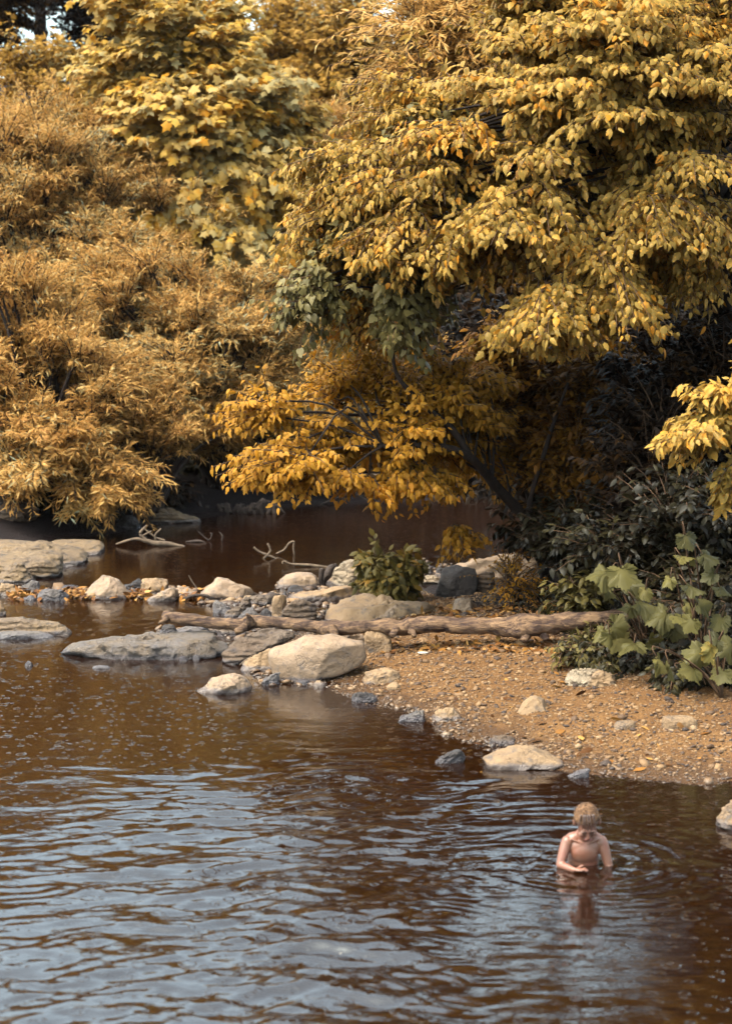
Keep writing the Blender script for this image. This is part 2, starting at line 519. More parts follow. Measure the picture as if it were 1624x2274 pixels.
# ruffled zone of the near pool, calm zones upstream and at the left
cx, cy = G(640, 2050)[:2]
top = G(640, 1690)[1]
sg_ = lambda v: 1 / (1 + np.exp(-np.clip(v, -30, 30)))
zone = sg_((0.40 - X + 0.1 * (Y - 11) + 0.3 * fbm(np.stack([X, Y, 0 * X], -1), 2, 9)) / 0.16) * sg_((X + 2.1 + 0.25 * np.maximum(13 - Y, 0)) / 0.2) * sg_((16.3 - 0.45 * (X + 0.2) ** 2 - Y) / 0.35)
amp = 0.13 + 1.05 * zone
amp *= np.clip((19 - Y) / 3, 0.0, 1)
amp *= 0.75 + 0.5 * fbm(np.stack([X * 0.6, Y * 0.6, 0 * X], -1), 2, 77)
H = np.zeros_like(X)
wp = fbm(np.stack([X * 0.7, Y * 0.7, 0 * X + 3], -1), 3, 11) * 0.35
for k in range(26):
    lam = rg.uniform(0.085, 0.26) if k < 20 else rg.uniform(0.3, 0.9)
    ang = rg.normal(0, 0.42) + 0.10
    kk = 2 * np.pi / lam
    H += lam ** 1.15 * 0.012 * np.sin(kk * (np.hypot(X - 0.4 + 7.0 * np.sin(ang), (Y + wp * 0.5) - 5.0 + rg.normal(0, 0.8))) + rg.uniform(0, 6.3) + wp * 6)
chop = fbm(np.stack([X * 6.5, Y * 12, 0 * X], -1), 3, 31) * 0.0034
amp = np.clip(amp, 0, 1.0)
H = (H * 1.0 + chop * 0.95) * amp
dB = np.hypot(X - BOY[0], (Y - BOY[1] - 0.1))
ripple = 0.0075 * np.sin(dB * 2 * np.pi / 0.17) * np.exp(-dB / 0.95) * np.clip(dB / 0.2, 0, 1)
ripple *= 0.5 + fbm(np.stack([X * 2, Y * 2, 0 * X], -1), 2, 8) * 0.5
H += ripple + 0.006 * fbm(np.stack([X * 14, Y * 14, 0 * X], -1), 2, 6) * np.exp(-((dB - 0.33) / 0.2) ** 2)
# riffle between the stones
rf = np.exp(-(((X - G(400, 1400)[0]) / 1.0) ** 2 + ((Y - 22.4) / 0.9) ** 2)) + 0.8 * np.exp(-(((X - G(720, 1350)[0]) / 0.5) ** 2 + ((Y - 23.4) / 0.8) ** 2))
H += 0.004 * rf * fbm(np.stack([X * 6, Y * 9, 0 * X], -1), 3, 41)
H += 0.0012 * fbm(np.stack([X * 2.0, Y * 5, 0 * X], -1), 2, 51) * (Y > 17)

t = NT('creek_water')
geo = t.new('NewGeometry')
pos = geo.outputs['Position']
mp = t.new('Mapping', Vector=pos); mp.inputs['Scale'].default_value = (1, 1, 0)


def ring_layer(scale, off, r0, r1, keep):
    m2 = t.new('Mapping', Vector=pos); m2.inputs['Scale'].default_value = (1, 1, 0); m2.inputs['Location'].default_value = (off, off * 1.7, 0)
    v = t.new('TexVoronoi', Scale=scale, Vector=m2.outputs[0], _voronoi_dimensions='2D')
    s = t.new('SeparateColor', Color=v.outputs['Color'])
    r = t.math('ADD', r0, t.math('MULTIPLY', s.outputs[0], r1 - r0))
    d = t.math('DIVIDE', t.math('SUBTRACT', v.outputs['Distance'], r), 0.022 * scale / 4)
    g1 = t.math('POWER', 2.718, t.math('MULTIPLY', t.math('MULTIPLY', d, d), -1.0))
    on = t.math('GREATER_THAN', s.outputs[1], 1 - keep)
    return t.math('MULTIPLY', g1, on)


rings = t.math('ADD', ring_layer(4.0, 0.0, 0.05, 0.2, 0.6), ring_layer(6.5, 3.3, 0.03, 0.2, 0.5))
rings = t.math('ADD', rings, ring_layer(9.0, 7.7, 0.02, 0.12, 0.5))
m3 = t.new('Mapping', Vector=pos); m3.inputs['Scale'].default_value = (0.7, 2.0, 0)
fine = t.noise(m3.outputs[0], 9, 4, 0.6)
b1 = t.new('Bump', Strength=0.4, Distance=0.004, Height=rings)
b2 = t.new('Bump', Strength=0.32, Distance=0.007, Height=fine, Normal=b1.outputs[0])
fr = t.new('Fresnel', IOR=1.78, Normal=b2.outputs[0])
gl = t.new('BsdfGlossy', Roughness=0.03, Normal=b2.outputs[0], Color=(1, 1, 1, 1))
tr = t.new('BsdfTransparent', Color=(0.62, 0.42, 0.26, 1))
mud = t.new('BsdfDiffuse', Color=(0.0115, 0.0039, 0.0013, 1))
body = t.new('MixShader', i0=0.62, i1=tr.outputs[0], i2=mud.outputs[0])
sh = t.new('MixShader', i0=fr.outputs[0], i1=body.outputs[0], i2=gl.outputs[0])
t.l.new(sh.outputs[0], t.out.inputs['Surface'])
w = mesh_obj('water', np.stack([X, Y, H], -1).reshape(-1, 3), grid_faces(len(wx), len(wy)), t.m, loc=(0, 0, 0))
setp(w, 'brown rippled creek water dotted with rain rings', 'water', kind='structure')

# ------------------------------------------------------------------ rocks
_ico = {}


def ico(sub):
    if sub not in _ico:
        bm = bmesh.new(); bmesh.ops.create_icosphere(bm, subdivisions=sub, radius=1)
        _ico[sub] = (np.array([v.co[:] for v in bm.verts]), np.array([[v.index for v in f.verts] for f in bm.faces]))
        bm.free()
    return _ico[sub]


SHAPES = {
    'mound': [(0, 0), (.06, .35), (.25, .72), (.40, 1), (.58, .93), (.80, .55), (.97, .2), (1, 0)],
    'slab': [(0, 0), (0, .5), (.06, .88), (.45, 1), (.85, .92), (.98, .65), (1, 0)],
    'wedge': [(0, 0), (.05, .3), (.35, .8), (.48, 1), (.62, .85), (.9, .5), (1, .15), (1, 0)],
    'ramp': [(0, 0), (.04, .25), (.4, .6), (.8, 1), (.97, .9), (1, .4), (1, 0)],
    'rampl': [(0, 0), (0, .4), (.03, .9), (.2, 1), (.6, .6), (.96, .25), (1, 0)],
    'block': [(0, 0), (0, .7), (.08, 1), (.9, .96), (1, .75), (1, 0)],
}


def rock(name, label, x0, x1, yt, yb, shape='mound', mat='tan', depth=0.75, base='water', group='creek rocks', p=2.8, rough=0.085, sub=5, chis=14, seed=None, d=None, pts=None):
    rs = np.random.default_rng(seed if seed is not None else int(x0 * 7 + yt * 13) % 99991)
    xm = (x0 + x1) / 2
    g0 = GB(xm, yb) if base == 'bank' else G(xm, yb, 0.0) if base == 'water' else P(xm, yb, base)
    z0 = g0[2]
    wid = (x1 - x0) / F * g0[1]
    D = depth * wid / 2
    Hpx = (yb - yt) / F * g0[1]
    for _ in range(12):
        Yc = g0[1] + D * 0.85
        zt = P(xm, yt, Yc)[2]
        if zt - z0 > 0.45 * Hpx: break
        D *= 0.85
    xa, xb = P(x0, yb, Yc)[0], P(x1, yb, Yc)[0]
    Hh = zt - z0
    o = np.array(pts or SHAPES[shape], float)
    if pts is None:
        o[1:-1] += rs.normal(0, 0.035, o[1:-1].shape)
        if rs.random() < 0.5 and shape in ('mound', 'wedge', 'slab', 'block'): o = np.stack([1 - o[::-1, 0], o[::-1, 1]], -1)
        o[:, 1] = np.clip(o[:, 1], 0, 1); o[:, 0] = np.clip(o[:, 0], 0, 1)
        o[:, 1] /= o[:, 1].max()
    W = xb - xa
    sink = max(0.12, 0.3 * Hh)
    poly = np.stack([(o[:, 0] - 0.5) * W, o[:, 1] * Hh], -1)
    poly = np.concatenate([poly, [[W * 0.42, -sink], [-W * 0.42, -sink]]])
    cz = 0.22 * Hh
    poly[:, 1] -= cz
    V, Fc = ico(sub)
    th = np.arctan2(V[:, 2], V[:, 0])
    rho = np.hypot(V[:, 0], V[:, 2])
    dirs = np.stack([np.cos(th), np.sin(th)], -1)
    R = np.full(len(V), 1e9)
    n = len(poly)
    for i in range(n):
        a, b2_ = poly[i], poly[(i + 1) % n]
        e = b2_ - a
        den = dirs[:, 0] * e[1] - dirs[:, 1] * e[0]
        den = np.where(abs(den) < 1e-9, 1e-9, den)
        tt = (a[0] * e[1] - a[1] * e[0]) / den
        s = (a[0] * dirs[:, 1] - a[1] * dirs[:, 0]) / den
        ok = (tt > 0) & (s >= -1e-6) & (s <= 1 + 1e-6)
        R = np.where(ok & (tt < R), tt, R)
    R = np.where(R > 1e8, 0.3 * W, R)
    r = 1.0 / ((rho / R) ** p + (np.abs(V[:, 1]) / D) ** p) ** (1 / p)
    Q = V * r[:, None]
    sc = np.array([W / 2, D, max(Hh * 0.6, sink)])
    q = Q / sc
    for k in range(chis):
        nn = unit(rs.normal(0, 1, 3) * [1, 1, 0.8] + np.array([0, -0.5, 0.3]))
        sup = (q @ nn).max()
        off = sup * rs.uniform(0.70, 0.94)
        over = q @ nn - off
        q = q - np.where(over > 0, over * 0.97, 0)[:, None] * nn
    Q = q * sc
    nf = rs.uniform(0, 50, 3)
    size = min(W, 2 * D, Hh * 2.2)
    nz = fbm(Q / size * 2.4 + nf, 5, 3) * 0.8 + (np.abs(fbm(Q / size * np.array([4, 4, 9]) + nf + 9, 4, 7)) - 0.4) * 0.8
    Q = Q + unit(Q) * (nz * rough * size)[:, None]
    Q[:, 2] += cz
    loc = np.array([(xa + xb) / 2, Yc, z0])
    ob = mesh_obj(name, Q + loc, Fc, M[mat], loc=loc)
    return setp(ob, label, 'rock', group)


LED = 'ledge rocks on the left bank'
DAM = 'stones across the shallow riffle'
BNK = 'stones on the gravel bank'
rock('boulder', 'smooth grey boulder lying on the ledge at the left edge', -14, 65, 1174, 1204, 'slab', 'grey', 0.8, 31.5, LED)
rock('rock_slab', 'thick flat ledge slab with squared end, farthest out beside dark pool', 100, 229, 1203, 1233, 'slab', 'ledge', 1.1, 'water', LED, p=5, chis=3, rough=.04)
rock('rock_slab', 'broad sloping ledge ending in dark pointed tip', -60, 198, 1207, 1262, 'rampl', 'ledge', 0.9, 'water', LED, sub=5, pts=[(0, 0), (0, .8), (.2, 1), (.55, .95), (.8, .55), (.97, .3), (1, .12), (.97, 0)], p=4)
rock('boulder', 'blocky tan boulder jutting from the ledge over the water', -20, 138, 1221, 1284, 'slab', 'ledge', 0.9, 'water', LED, sub=5, p=5, rough=.05, pts=[(0, 0), (0, .9), (.3, 1), (.75, .9), (1, .72), (1, .1), (.96, 0)])
rock('boulder', 'rounded tan boulder at the foot of the left ledge', -15, 82, 1250, 1296, 'mound', 'ledge', 0.8, 'water', LED, p=3.5)
rock('rock', 'slanted grey stone with dark broken side below the left ledge', 45, 88, 1285, 1316, 'ramp', 'grey', 0.7, 'water', LED)
rock('rock', 'pale stone at left edge beside the leaf litter', -12, 44, 1293, 1323, 'mound', 'tan', 0.9, 'water', LED)
rock('rock', 'little tan stone half out of frame above flat layered ledge', -22, 15, 1332, 1368, 'mound', 'tan', 0.9, 'water', LED)
rock('rock_slab', 'long flat layered rock tapering into water at the left edge', -30, 166, 1368, 1412, 'rampl', 'ledge', 0.45, 'water', LED, sub=5, p=3, rough=.05, pts=[(0, 0), (0, .9), (.3, 1), (.48, .85), (.62, .68), (.8, .6), (.92, .25), (1, 0)])
rock('rock_slab', 'thin wet rock shelf just above water in front of layered ledge', -30, 122, 1402, 1420, 'slab', 'grey', 0.4, 'water', LED, rough=.03)
rock('rock', 'flat wet grey stone among fallen leaves in the riffle', 84, 152, 1308, 1334, 'slab', 'grey', 0.8, 'water', DAM)
rock('rock', 'low dark stone between leaf litter patches', 118, 178, 1300, 1312, 'slab', 'dark', 0.9, 'water', DAM, sub=3)
rock('rock', 'small pale stone poking out under wet grey stone', 50, 85, 1322, 1333, 'mound', 'grey', 0.9, 'water', DAM, sub=3)
rock('boulder', 'big pale humped boulder in the middle of the riffle', 180, 291, 1279, 1330, 'mound', 'pale', 0.8, 'water', DAM, sub=5, pts=[(0, 0), (.08, .2), (.22, .6), (.36, .78), (.44, .98), (.6, 1), (.74, .78), (.86, .5), (.96, .15), (1, 0)], rough=.04, chis=2)
rock('rock', 'dark slate leaning behind humped boulder', 268, 318, 1283, 1312, 'ramp', 'dark', 0.8, 'water', DAM)
rock('rock', 'squarish tan block right of dark slate', 308, 372, 1284, 1322, 'block', 'tan', 0.8, 'water', DAM, p=4)
rock('rock', 'pale split stone with leaves packed round its foot', 326, 396, 1305, 1336, 'ramp', 'pale', 0.7, 'water', DAM, chis=8)
rock('rock', 'small grey stone by the foot of humped boulder', 282, 308, 1305, 1322, 'mound', 'grey', 0.8, 'water', DAM, sub=3)
rock('rock', 'low cream stone between split stone and wedge', 366, 446, 1301, 1326, 'wedge', 'pale', 0.8, 'water', DAM)
rock('boulder', 'wide pale wedge stone with pointed crest by bent stick', 438, 567, 1283, 1334, 'wedge', 'pale', 0.7, 'water', DAM, sub=5, chis=6, rough=.04, pts=[(0, 0), (.12, .42), (.27, .72), (.34, 1), (.52, .95), (.7, .7), (.9, .5), (1, .2), (.98, 0)])
rock('rock', 'flat oval tan stone standing alone in dark pool', 614, 718, 1270, 1306, 'mound', 'pale', 0.6, 'water', DAM, chis=2, rough=.03, pts=[(0, 0), (.05, .35), (.2, .8), (.4, 1), (.75, .92), (.93, .55), (1, .1)])
rock('rock', 'little dark grey stone under the oval stone', 634, 679, 1298, 1318, 'mound', 'dark', 0.8, 'water', DAM, sub=3)
rock('rock', 'small tan stone between dead stump and white boulder', 722, 752, 1279, 1300, 'mound', 'pale', 0.8, 'water', DAM, sub=3)
rock('boulder', 'whitish layered boulder with jagged flakes beside weed plant', 733, 838, 1238, 1306, 'wedge', 'white', 0.8, 'water', DAM, sub=5, rough=.09, chis=7, pts=[(0, 0), (0, .3), (.1, .6), (.25, .85), (.5, .9), (.7, 1), (.95, .9), (1, .3), (.9, 0)])
rock('rock', 'low tan ledge tapering left below the white boulder', 638, 796, 1302, 1334, 'ramp', 'tan', 0.5, 'water', DAM, chis=3)
rock('rock', 'small dark round stone at tip of low ledge', 622, 640, 1312, 1326, 'mound', 'dark', 0.9, 'water', DAM, sub=3)
rock('boulder', 'broad pale slab behind the log below weed plant', 728, 975, 1322, 1392, 'slab', 'tan', 0.8, 'water', DAM, sub=5, rough=.10, pts=[(0, 0), (0, .45), (.12, .62), (.25, .95), (.45, 1), (.7, .95), (.88, .75), (1, .4), (1, 0)])
rock('rock', 'angular pale stone leaning on broad slab behind the log', 806, 896, 1343, 1390, 'ramp', 'pale', 0.5, 'water', DAM, chis=8)
rock('rock', 'rough brown stone leaning left above log', 498, 560, 1324, 1374, 'ramp', 'brown', 0.7, 'water', DAM, chis=8, rough=.1)
rock('rock', 'flat dark brown stone between wedge and leaning stone', 548, 606, 1320, 1345, 'slab', 'brown', 0.8, 'water', DAM)
rock('rock', 'blue grey sloping stone at left of brown leaning stone', 470, 520, 1334, 1362, 'rampl', 'grey', 0.8, 'water', DAM)
rock('rock', 'wet pale stone just above log between leaning stones', 528, 580, 1346, 1380, 'mound', 'grey', 0.7, 'water', DAM)
rock('rock', 'little black wet stone beside upright tan stone', 575, 610, 1350, 1376, 'mound', 'dark', 0.8, 'water', DAM, sub=3)
rock('rock', 'upright narrow tan stone with rounded head', 604, 638, 1321, 1378, 'block', 'tan', 0.9, 'water', DAM)
rock('boulder', 'squared reddish brown block behind the log', 628, 704, 1328, 1384, 'block', 'brown', 0.8, 'water', DAM, p=4.5, rough=.06)
rock('rock', 'grey triangular stone under the left part of log', 384, 462, 1383, 1412, 'ramp', 'grey', 0.8, 'water', DAM)
rock('rock', 'black wet lump under the broken end of log', 352, 396, 1384, 1409, 'mound', 'dark', 0.8, 'water', DAM, rough=.12)
rock('rock', 'thin stack of flat dark slates under the log', 458, 556, 1388, 1412, 'slab', 'brown', 0.6, 'water', DAM, rough=.05)
rock('rock_slab', 'wide low pitted rock awash in the creek', 130, 508, 1406, 1466, 'slab', 'porous', 0.55, 'water', DAM, sub=6, rough=.11, chis=4, p=2.2, pts=[(0, 0), (.03, .15), (.1, .55), (.25, .8), (.5, .85), (.75, .95), (.9, 1), (.97, .6), (1, .2), (.98, 0)])
rock('boulder', 'dark layered rock slanting up to the right under the log', 494, 662, 1395, 1476, 'ramp', 'brown', 0.5, 'water', DAM, sub=5, rough=.09, chis=8, pts=[(0, .05), (.02, .3), (.15, .52), (.25, .75), (.45, .95), (.7, 1), (.97, .97), (1, .75), (.8, .55), (.5, .2), (.25, .02)])
rock('rock', 'tan stone sloping into water beneath dark layered rock', 534, 612, 1440, 1490, 'ramp', 'tan', 0.6, 'water', DAM)
rock('boulder', 'largest pale boulder, broad and smooth, at tip of gravel bank', 594, 810, 1410, 1514, 'slab', 'pale', 0.55, 'water', DAM, sub=5, rough=.034, chis=2, p=3.2, pts=[(.08, 0), (.02, .3), (0, .6), (.05, .7), (.22, .8), (.38, 1), (.7, .98), (.98, .84), (1, .5), (.95, .3), (.75, .1), (.55, 0)])
rock('rock', 'upright cracked pale stone behind the largest boulder', 750, 812, 1402, 1440, 'block', 'pale', 0.6, 'bank', BNK, p=4)
rock('rock', 'pale upright block under the log right of cracked stone', 808, 870, 1400, 1448, 'block', 'tan', 0.6, 'bank', BNK, p=5)
rock('rock', 'lone pale stone with grey foot in front of the riffle', 440, 565, 1495, 1541, 'mound', 'pale', 0.7, 'water', DAM, sub=5, rough=.06, pts=[(0, 0), (.15, .3), (.22, .6), (.38, .95), (.55, 1), (.75, .85), (.92, .4), (1, .15), (1, 0)])
rock('rock', 'small grey stone between lone stone and largest boulder', 573, 620, 1494, 1522, 'ramp', 'grey', 0.8, 'water', DAM)
rock('rock', 'dark flat stone at foot of the largest boulder', 656, 690, 1508, 1521, 'slab', 'dark', 0.8, 'water', BNK, sub=3)
rock('rock', 'little wet tan stone on the tip of the gravel bank', 690, 726, 1510, 1526, 'mound', 'tan', 0.8, 'water', BNK, sub=3)
rock('rock', 'pale stone half buried in gravel below the log', 805, 892, 1487, 1520, 'slab', 'tan', 0.8, 'bank', BNK)
rock('rock', 'small tan stone below half buried pale stone', 856, 894, 1514, 1532, 'mound', 'tan', 0.8, 'bank', BNK, sub=3)
rock('rock', 'dark wet flat stone at the water line of bank', 775, 836, 1538, 1560, 'slab', 'dark', 0.6, 'water', BNK)
rock('rock', 'grey wet stone stretching along the water edge', 878, 952, 1574, 1603, 'ramp', 'grey', 0.7, 'water', BNK)
rock('rock', 'sandy stone rising from the water edge right of wet grey stone', 950, 1034, 1566, 1601, 'mound', 'tan', 0.7, 'bank', BNK)
rock('rock', 'flat grey brown stone just above large flat shore stone', 1083, 1150, 1632, 1656, 'slab', 'brown', 0.7, 'bank', BNK)
rock('boulder', 'large flat tan shore stone reaching into the pool', 1075, 1251, 1653, 1712, 'slab', 'tan', 0.62, 'water', BNK, sub=5, rough=.05, pts=[(0, .35), (.1, .6), (.3, .85), (.45, 1), (.65, .85), (.8, .6), (1, .45), (1, .1), (.9, 0), (.5, 0)])
rock('rock', 'small grey stone in water right of the large flat shore stone', 1258, 1312, 1707, 1728, 'ramp', 'grey', 0.6, 'water', BNK)
rock('rock', 'dark rock standing in water off the shore', 958, 1028, 1665, 1695, 'ramp', 'dark', 0.7, 'water', BNK, rough=.12)
rock('rock', 'bright broken limestone flat in gravel near the bushes', 1252, 1334, 1486, 1524, 'slab', 'white', 0.8, 'bank', BNK, chis=8)
rock('rock', 'tan flat stone touching the bright broken limestone', 1300, 1366, 1494, 1526, 'slab', 'tan', 0.9, 'bank', BNK)
rock('rock', 'smooth rounded flat stone on gravel at the right', 1466, 1548, 1589, 1617, 'slab', 'tan', 0.6, 'bank', BNK, chis=1, rough=.03)
rock('rock', 'sandy stone buried in middle of the gravel bank', 1148, 1222, 1546, 1582, 'mound', 'tan', 0.9, 'bank', BNK, rough=.03)
rock('rock', 'faint flat stone in gravel left of smooth rounded stone', 1360, 1412, 1600, 1620, 'slab', 'tan', 0.9, 'bank', BNK, sub=3)
rock('boulder', 'pale rock in pool at the right edge of the picture', 1591, 1690, 1771, 1842, 'mound', 'tan', 0.8, 'water', BNK)
rock('boulder', 'dark triangular boulder left of pale rock behind the log', 965, 1062, 1254, 1345, 'block', 'dark', 0.7, 'water', DAM, sub=5, p=3.5, rough=.05, pts=[(.15, 0), (0, .15), (.1, .6), (.2, .95), (.5, 1), (.85, .9), (1, .85), (.95, .3), (.85, .05)])
rock('boulder', 'great pale rock under the overhanging branches behind the log', 984, 1222, 1229, 1342, 'mound', 'pale', 0.8, 24.6, DAM, sub=5, rough=.08, pts=[(0, 0), (.03, .45), (.1, .75), (.3, .95), (.6, 1), (.85, .85), (.98, .5), (1, 0)])
rock('boulder', 'reddish brown rock face between dark boulder and weeds', 1052, 1098, 1268, 1345, 'block', 'brown', 0.7, 24.0, DAM)
rock('rock', 'grey rounded stone in weeds before the great pale rock', 1080, 1165, 1295, 1348, 'mound', 'grey', 0.7, 23.8, DAM)
rock('rock', 'small pale stone right of broad slab behind log', 1004, 1054, 1327, 1358, 'slab', 'pale', 0.8, 'bank', BNK)
rock('rock', 'small bright stone behind the weed plant', 928, 962, 1250, 1272, 'mound', 'white', 0.9, 'water', DAM, sub=3)
rock('rock', 'flat pale stone layer right of the weed plant', 920, 985, 1278, 1300, 'slab', 'white', 0.8, 'water', DAM)
rock('rock', 'low dark stones at far rim of riffle behind plant', 850, 905, 1240, 1258, 'slab', 'brown', 0.8, 'water', DAM, sub=3)
rock('rock', 'pale low stone under the bent floating branch', 960, 990, 1258, 1276, 'mound', 'dark', 0.9, 'water', DAM, sub=3)
rock('boulder', 'huge shaded brown rock under the willow at left edge', -60, 90, 1076, 1152, 'mound', 'brown', 0.8, 30.0, LED, sub=5, rough=.05)
rock('rock_slab', 'flat tan rock on the far bank under the willow', 298, 447, 1124, 1164, 'rampl', 'ledge', 0.6, 'water', 'rocks on the far bank', pts=[(0, 0), (.05, .6), (.2, 1), (.5, .8), (.8, .5), (.97, .25), (1, 0)])
rock('rock', 'dark round stone on the bank beneath willow twigs', 255, 315, 1140, 1176, 'mound', 'dark', 0.8, 'water', 'rocks on the far bank')
rock('rock', 'small dark pebble alone in open water at the left', 56, 74, 1466, 1479, 'mound', 'dark', 0.9, 'water', DAM, sub=3)
rock('rock', 'thin wet stone breaking the water below pitted rock', 203, 246, 1477, 1485, 'slab', 'grey', 0.6, 'water', DAM, sub=3)
rock('rock', 'little dark craggy stone at foot of pitted rock', 392, 420, 1455, 1468, 'mound', 'dark', 0.8, 'water', DAM, sub=3)
rock('rock', 'tiny grey stone beside craggy stone before pitted rock', 426, 446, 1452, 1466, 'mound', 'grey', 0.8, 'water', DAM, sub=3)

# gravel and pebbles
def pebbles(name, pts, sizes, mat, label, cat, seed=1):
    rs = np.random.default_rng(seed)
    V, Fc = ico(1)
    n = len(pts)
    S = sizes[:, None] * rs.uniform(0.6, 1.3, (n, 3)) * np.array([1.1, 1.0, 0.55])
    a = rs.uniform(0, 6.3, n); tl = rs.normal(0, 0.35, n)
    dv = V[None] * rs.uniform(0.75, 1.15, (n, len(V)))[..., None] * S[:, None]
    x, y, z = dv[..., 0], dv[..., 1], dv[..., 2]
    x, z = x * np.cos(tl)[:, None] - z * np.sin(tl)[:, None], x * np.sin(tl)[:, None] + z * np.cos(tl)[:, None]
    x, y = x * np.cos(a)[:, None] - y * np.sin(a)[:, None], x * np.sin(a)[:, None] + y * np.cos(a)[:, None]
    Q = np.stack([x, y, z], -1) + pts[:, None]
    FF = (Fc[None] + (np.arange(n) * len(V))[:, None, None]).reshape(-1, 3)
    tint = np.repeat(rs.random(n), len(V))
    o = mesh_obj(name, Q.reshape(-1, 3), FF, mat, None, False, {'tint': tint}, loc=(0, 0, 0))
    return setp(o, label, cat, kind='stuff')


t = NT('pebble_stone')
at = t.new('Attribute', _attribute_name='tint').outputs['Fac']
c = t.ramp(at, [(0, (0.02, 0.009, 0.006)), (0.3, (0.065, 0.03, 0.012)), (0.6, (0.15, 0.077, 0.029)), (0.95, (0.20, 0.11, 0.047)), (1, (0.22, 0.145, 0.08))])
pos = t.new('NewGeometry').outputs['Position']
z = t.new('SeparateXYZ', i0=pos).outputs['Z']
wet = t.math('MULTIPLY', t.math('SUBTRACT', 0.05, z), 22, True)
c = t.mix(t.math('MULTIPLY', wet, 0.7), c, (0.035, 0.018, 0.012))
b = t.new('Bump', Strength=0.5, Distance=0.01, Height=t.noise(pos, 60, 3))
c = t.mix(1.0, c, (0.80, 0.80, 0.80), 'MULTIPLY')
pb = t.new('BsdfPrincipled', Base__Color=c, Normal=b.outputs[0], Roughness=t.math('SUBTRACT', 0.8, t.math('MULTIPLY', wet, 0.5)))
t.l.new(pb.outputs[0], t.out.inputs['Surface'])
M['pebble'] = t.m
rg = np.random.default_rng(5)
n = 95000
px = rg.uniform(-1.8, 6.0, n); py = rg.uniform(14.5, 24.5, n)
s = sdf(R_BANK, px, py)
ok = (s > -0.3) & ((rg.random(n) < 0.75 + 0.25 * vnoise(np.stack([px * 1.5, py * 1.5, 0 * px], -1), 3)) | (s < 0.25)) & ~((px > 1.6) & (py > np.interp(px, [1.4, 2.2, 2.9, 4.5], [24.0, 20.3, 19.3, 18.3])))
px, py = px[ok], py[ok]
sz = np.clip(rg.lognormal(math.log(0.0092), 0.55, len(px)), 0.005, 0.06)
pebbles('gravel', np.stack([px, py, bank_z(px, py) + sz * 0.15], -1), sz, M['pebble'], 'coarse tan gravel covering the creek bank', 'gravel', 2)
# small stones choking the riffle
pts = []
rg = np.random.default_rng(8)
for a, b_, y0, y1, m in ((20, 470, 1308, 1330, 500), (440, 640, 1318, 1345, 250), (560, 760, 1330, 1400, 220), (600, 830, 1290, 1330, 160), (350, 620, 1395, 1420, 120), (840, 1010, 1250, 1300, 260), (560, 700, 1490, 1522, 120)):
    for k in range(m):
        q = G(rg.uniform(a, b_), rg.uniform(y0, y1), 0.0); q[2] = rg.uniform(-0.03, 0.02); pts.append(q)
pts = np.array(pts)
pebbles('riffle_stones', pts, np.clip(rg.lognormal(math.log(0.035), 0.5, len(pts)), 0.015, 0.1), M['pebble'], 'small wet stones choking the shallow riffle', 'gravel', 4)

# ------------------------------------------------------------------ leaves and branches
def fan(outline, centre=(0.0, 0.0), bend=0.35, cup=0.15, midrib=False):
    """leaf template: outline (x along the leaf, y across); base at the origin"""
    o = np.array(outline, float)
    V = np.concatenate([[[centre[0], centre[1]]], o])
    z = -bend * V[:, 0] ** 2 - cup * np.abs(V[:, 1])
    V = np.column_stack([V, z])
    n = len(o)
    Fc = np.array([[0, i + 1, (i + 1) % n + 1] for i in range(n)])
    return V, Fc


def sym(h):
    return h + [(x, -y) for x, y in h[::-1] if abs(y) > 1e-6]


LF = {}
LF['lance'] = (np.array([[0, 0, 0], [.4, .085, .01], [.4, -.085, .01], [1, 0, -.12]]), np.array([[0, 2, 1], [1, 2, 3]]))
LF['ovate'] = (np.array([[0, 0, 0], [.28, 0, .03], [.65, 0, -.05], [1.02, 0, -.28], [.22, .27, -.05], [.6, .24, -.14], [.22, -.27, -.05], [.6, -.24, -.14]]),
               np.array([[0, 1, 4], [0, 6, 1], [1, 2, 5], [1, 5, 4], [1, 7, 2], [1, 6, 7], [2, 3, 5], [2, 7, 3]]))
LF['toothed'] = fan(sym([(0, 0), (.10, .2), (.30, .34), (.38, .26), (.55, .30), (.62, .18), (.80, .16), (1.0, 0)]), (0.4, 0), 0.4, 0.3)
LF['lobed'] = fan(sym([(0, 0), (-.1, .25), (.05, .5), (.28, .36), (.5, .58), (.58, .27), (1.0, 0)]), (0.25, 0), 0.3, 0.25)
LF['heart'] = fan(sym([(0.05, 0), (-.1, .22), (.1, .42), (.45, .36), (.8, .14), (1.0, 0)]), (0.3, 0), 0.35, 0.2)
LF['oval'] = fan(sym([(0, 0), (.25, .2), (.6, .22), (1.0, 0)]), (0.4, 0), 0.3, 0.2)


def place(kind, pos, dr, nr, size, tint, rs):
    """copies of a leaf template; dr direction, nr approximate normal"""
    V, Fc = LF[kind]
    d = unit(dr)
    s = unit(np.cross(nr, d))
    n = np.cross(d, s)
    N = len(pos)
    ws = rs.uniform(0.8, 1.2, N)
    jit = 1 + rs.normal(0, 0.08, (N, len(V)))
    Q = pos[:, None] + size[:, None, None] * (V[None, :, 0:1] * d[:, None] + (V[None, :, 1] * ws[:, None] * jit)[..., None] * s[:, None]
                                              + (V[None, :, 2] * rs.uniform(0.3, 2.0, N)[:, None])[..., None] * n[:, None])
    FF = (Fc[None] + (np.arange(N) * len(V))[:, None, None]).reshape(-1, 3)
    return Q.reshape(-1, 3), FF, np.repeat(tint, len(V))


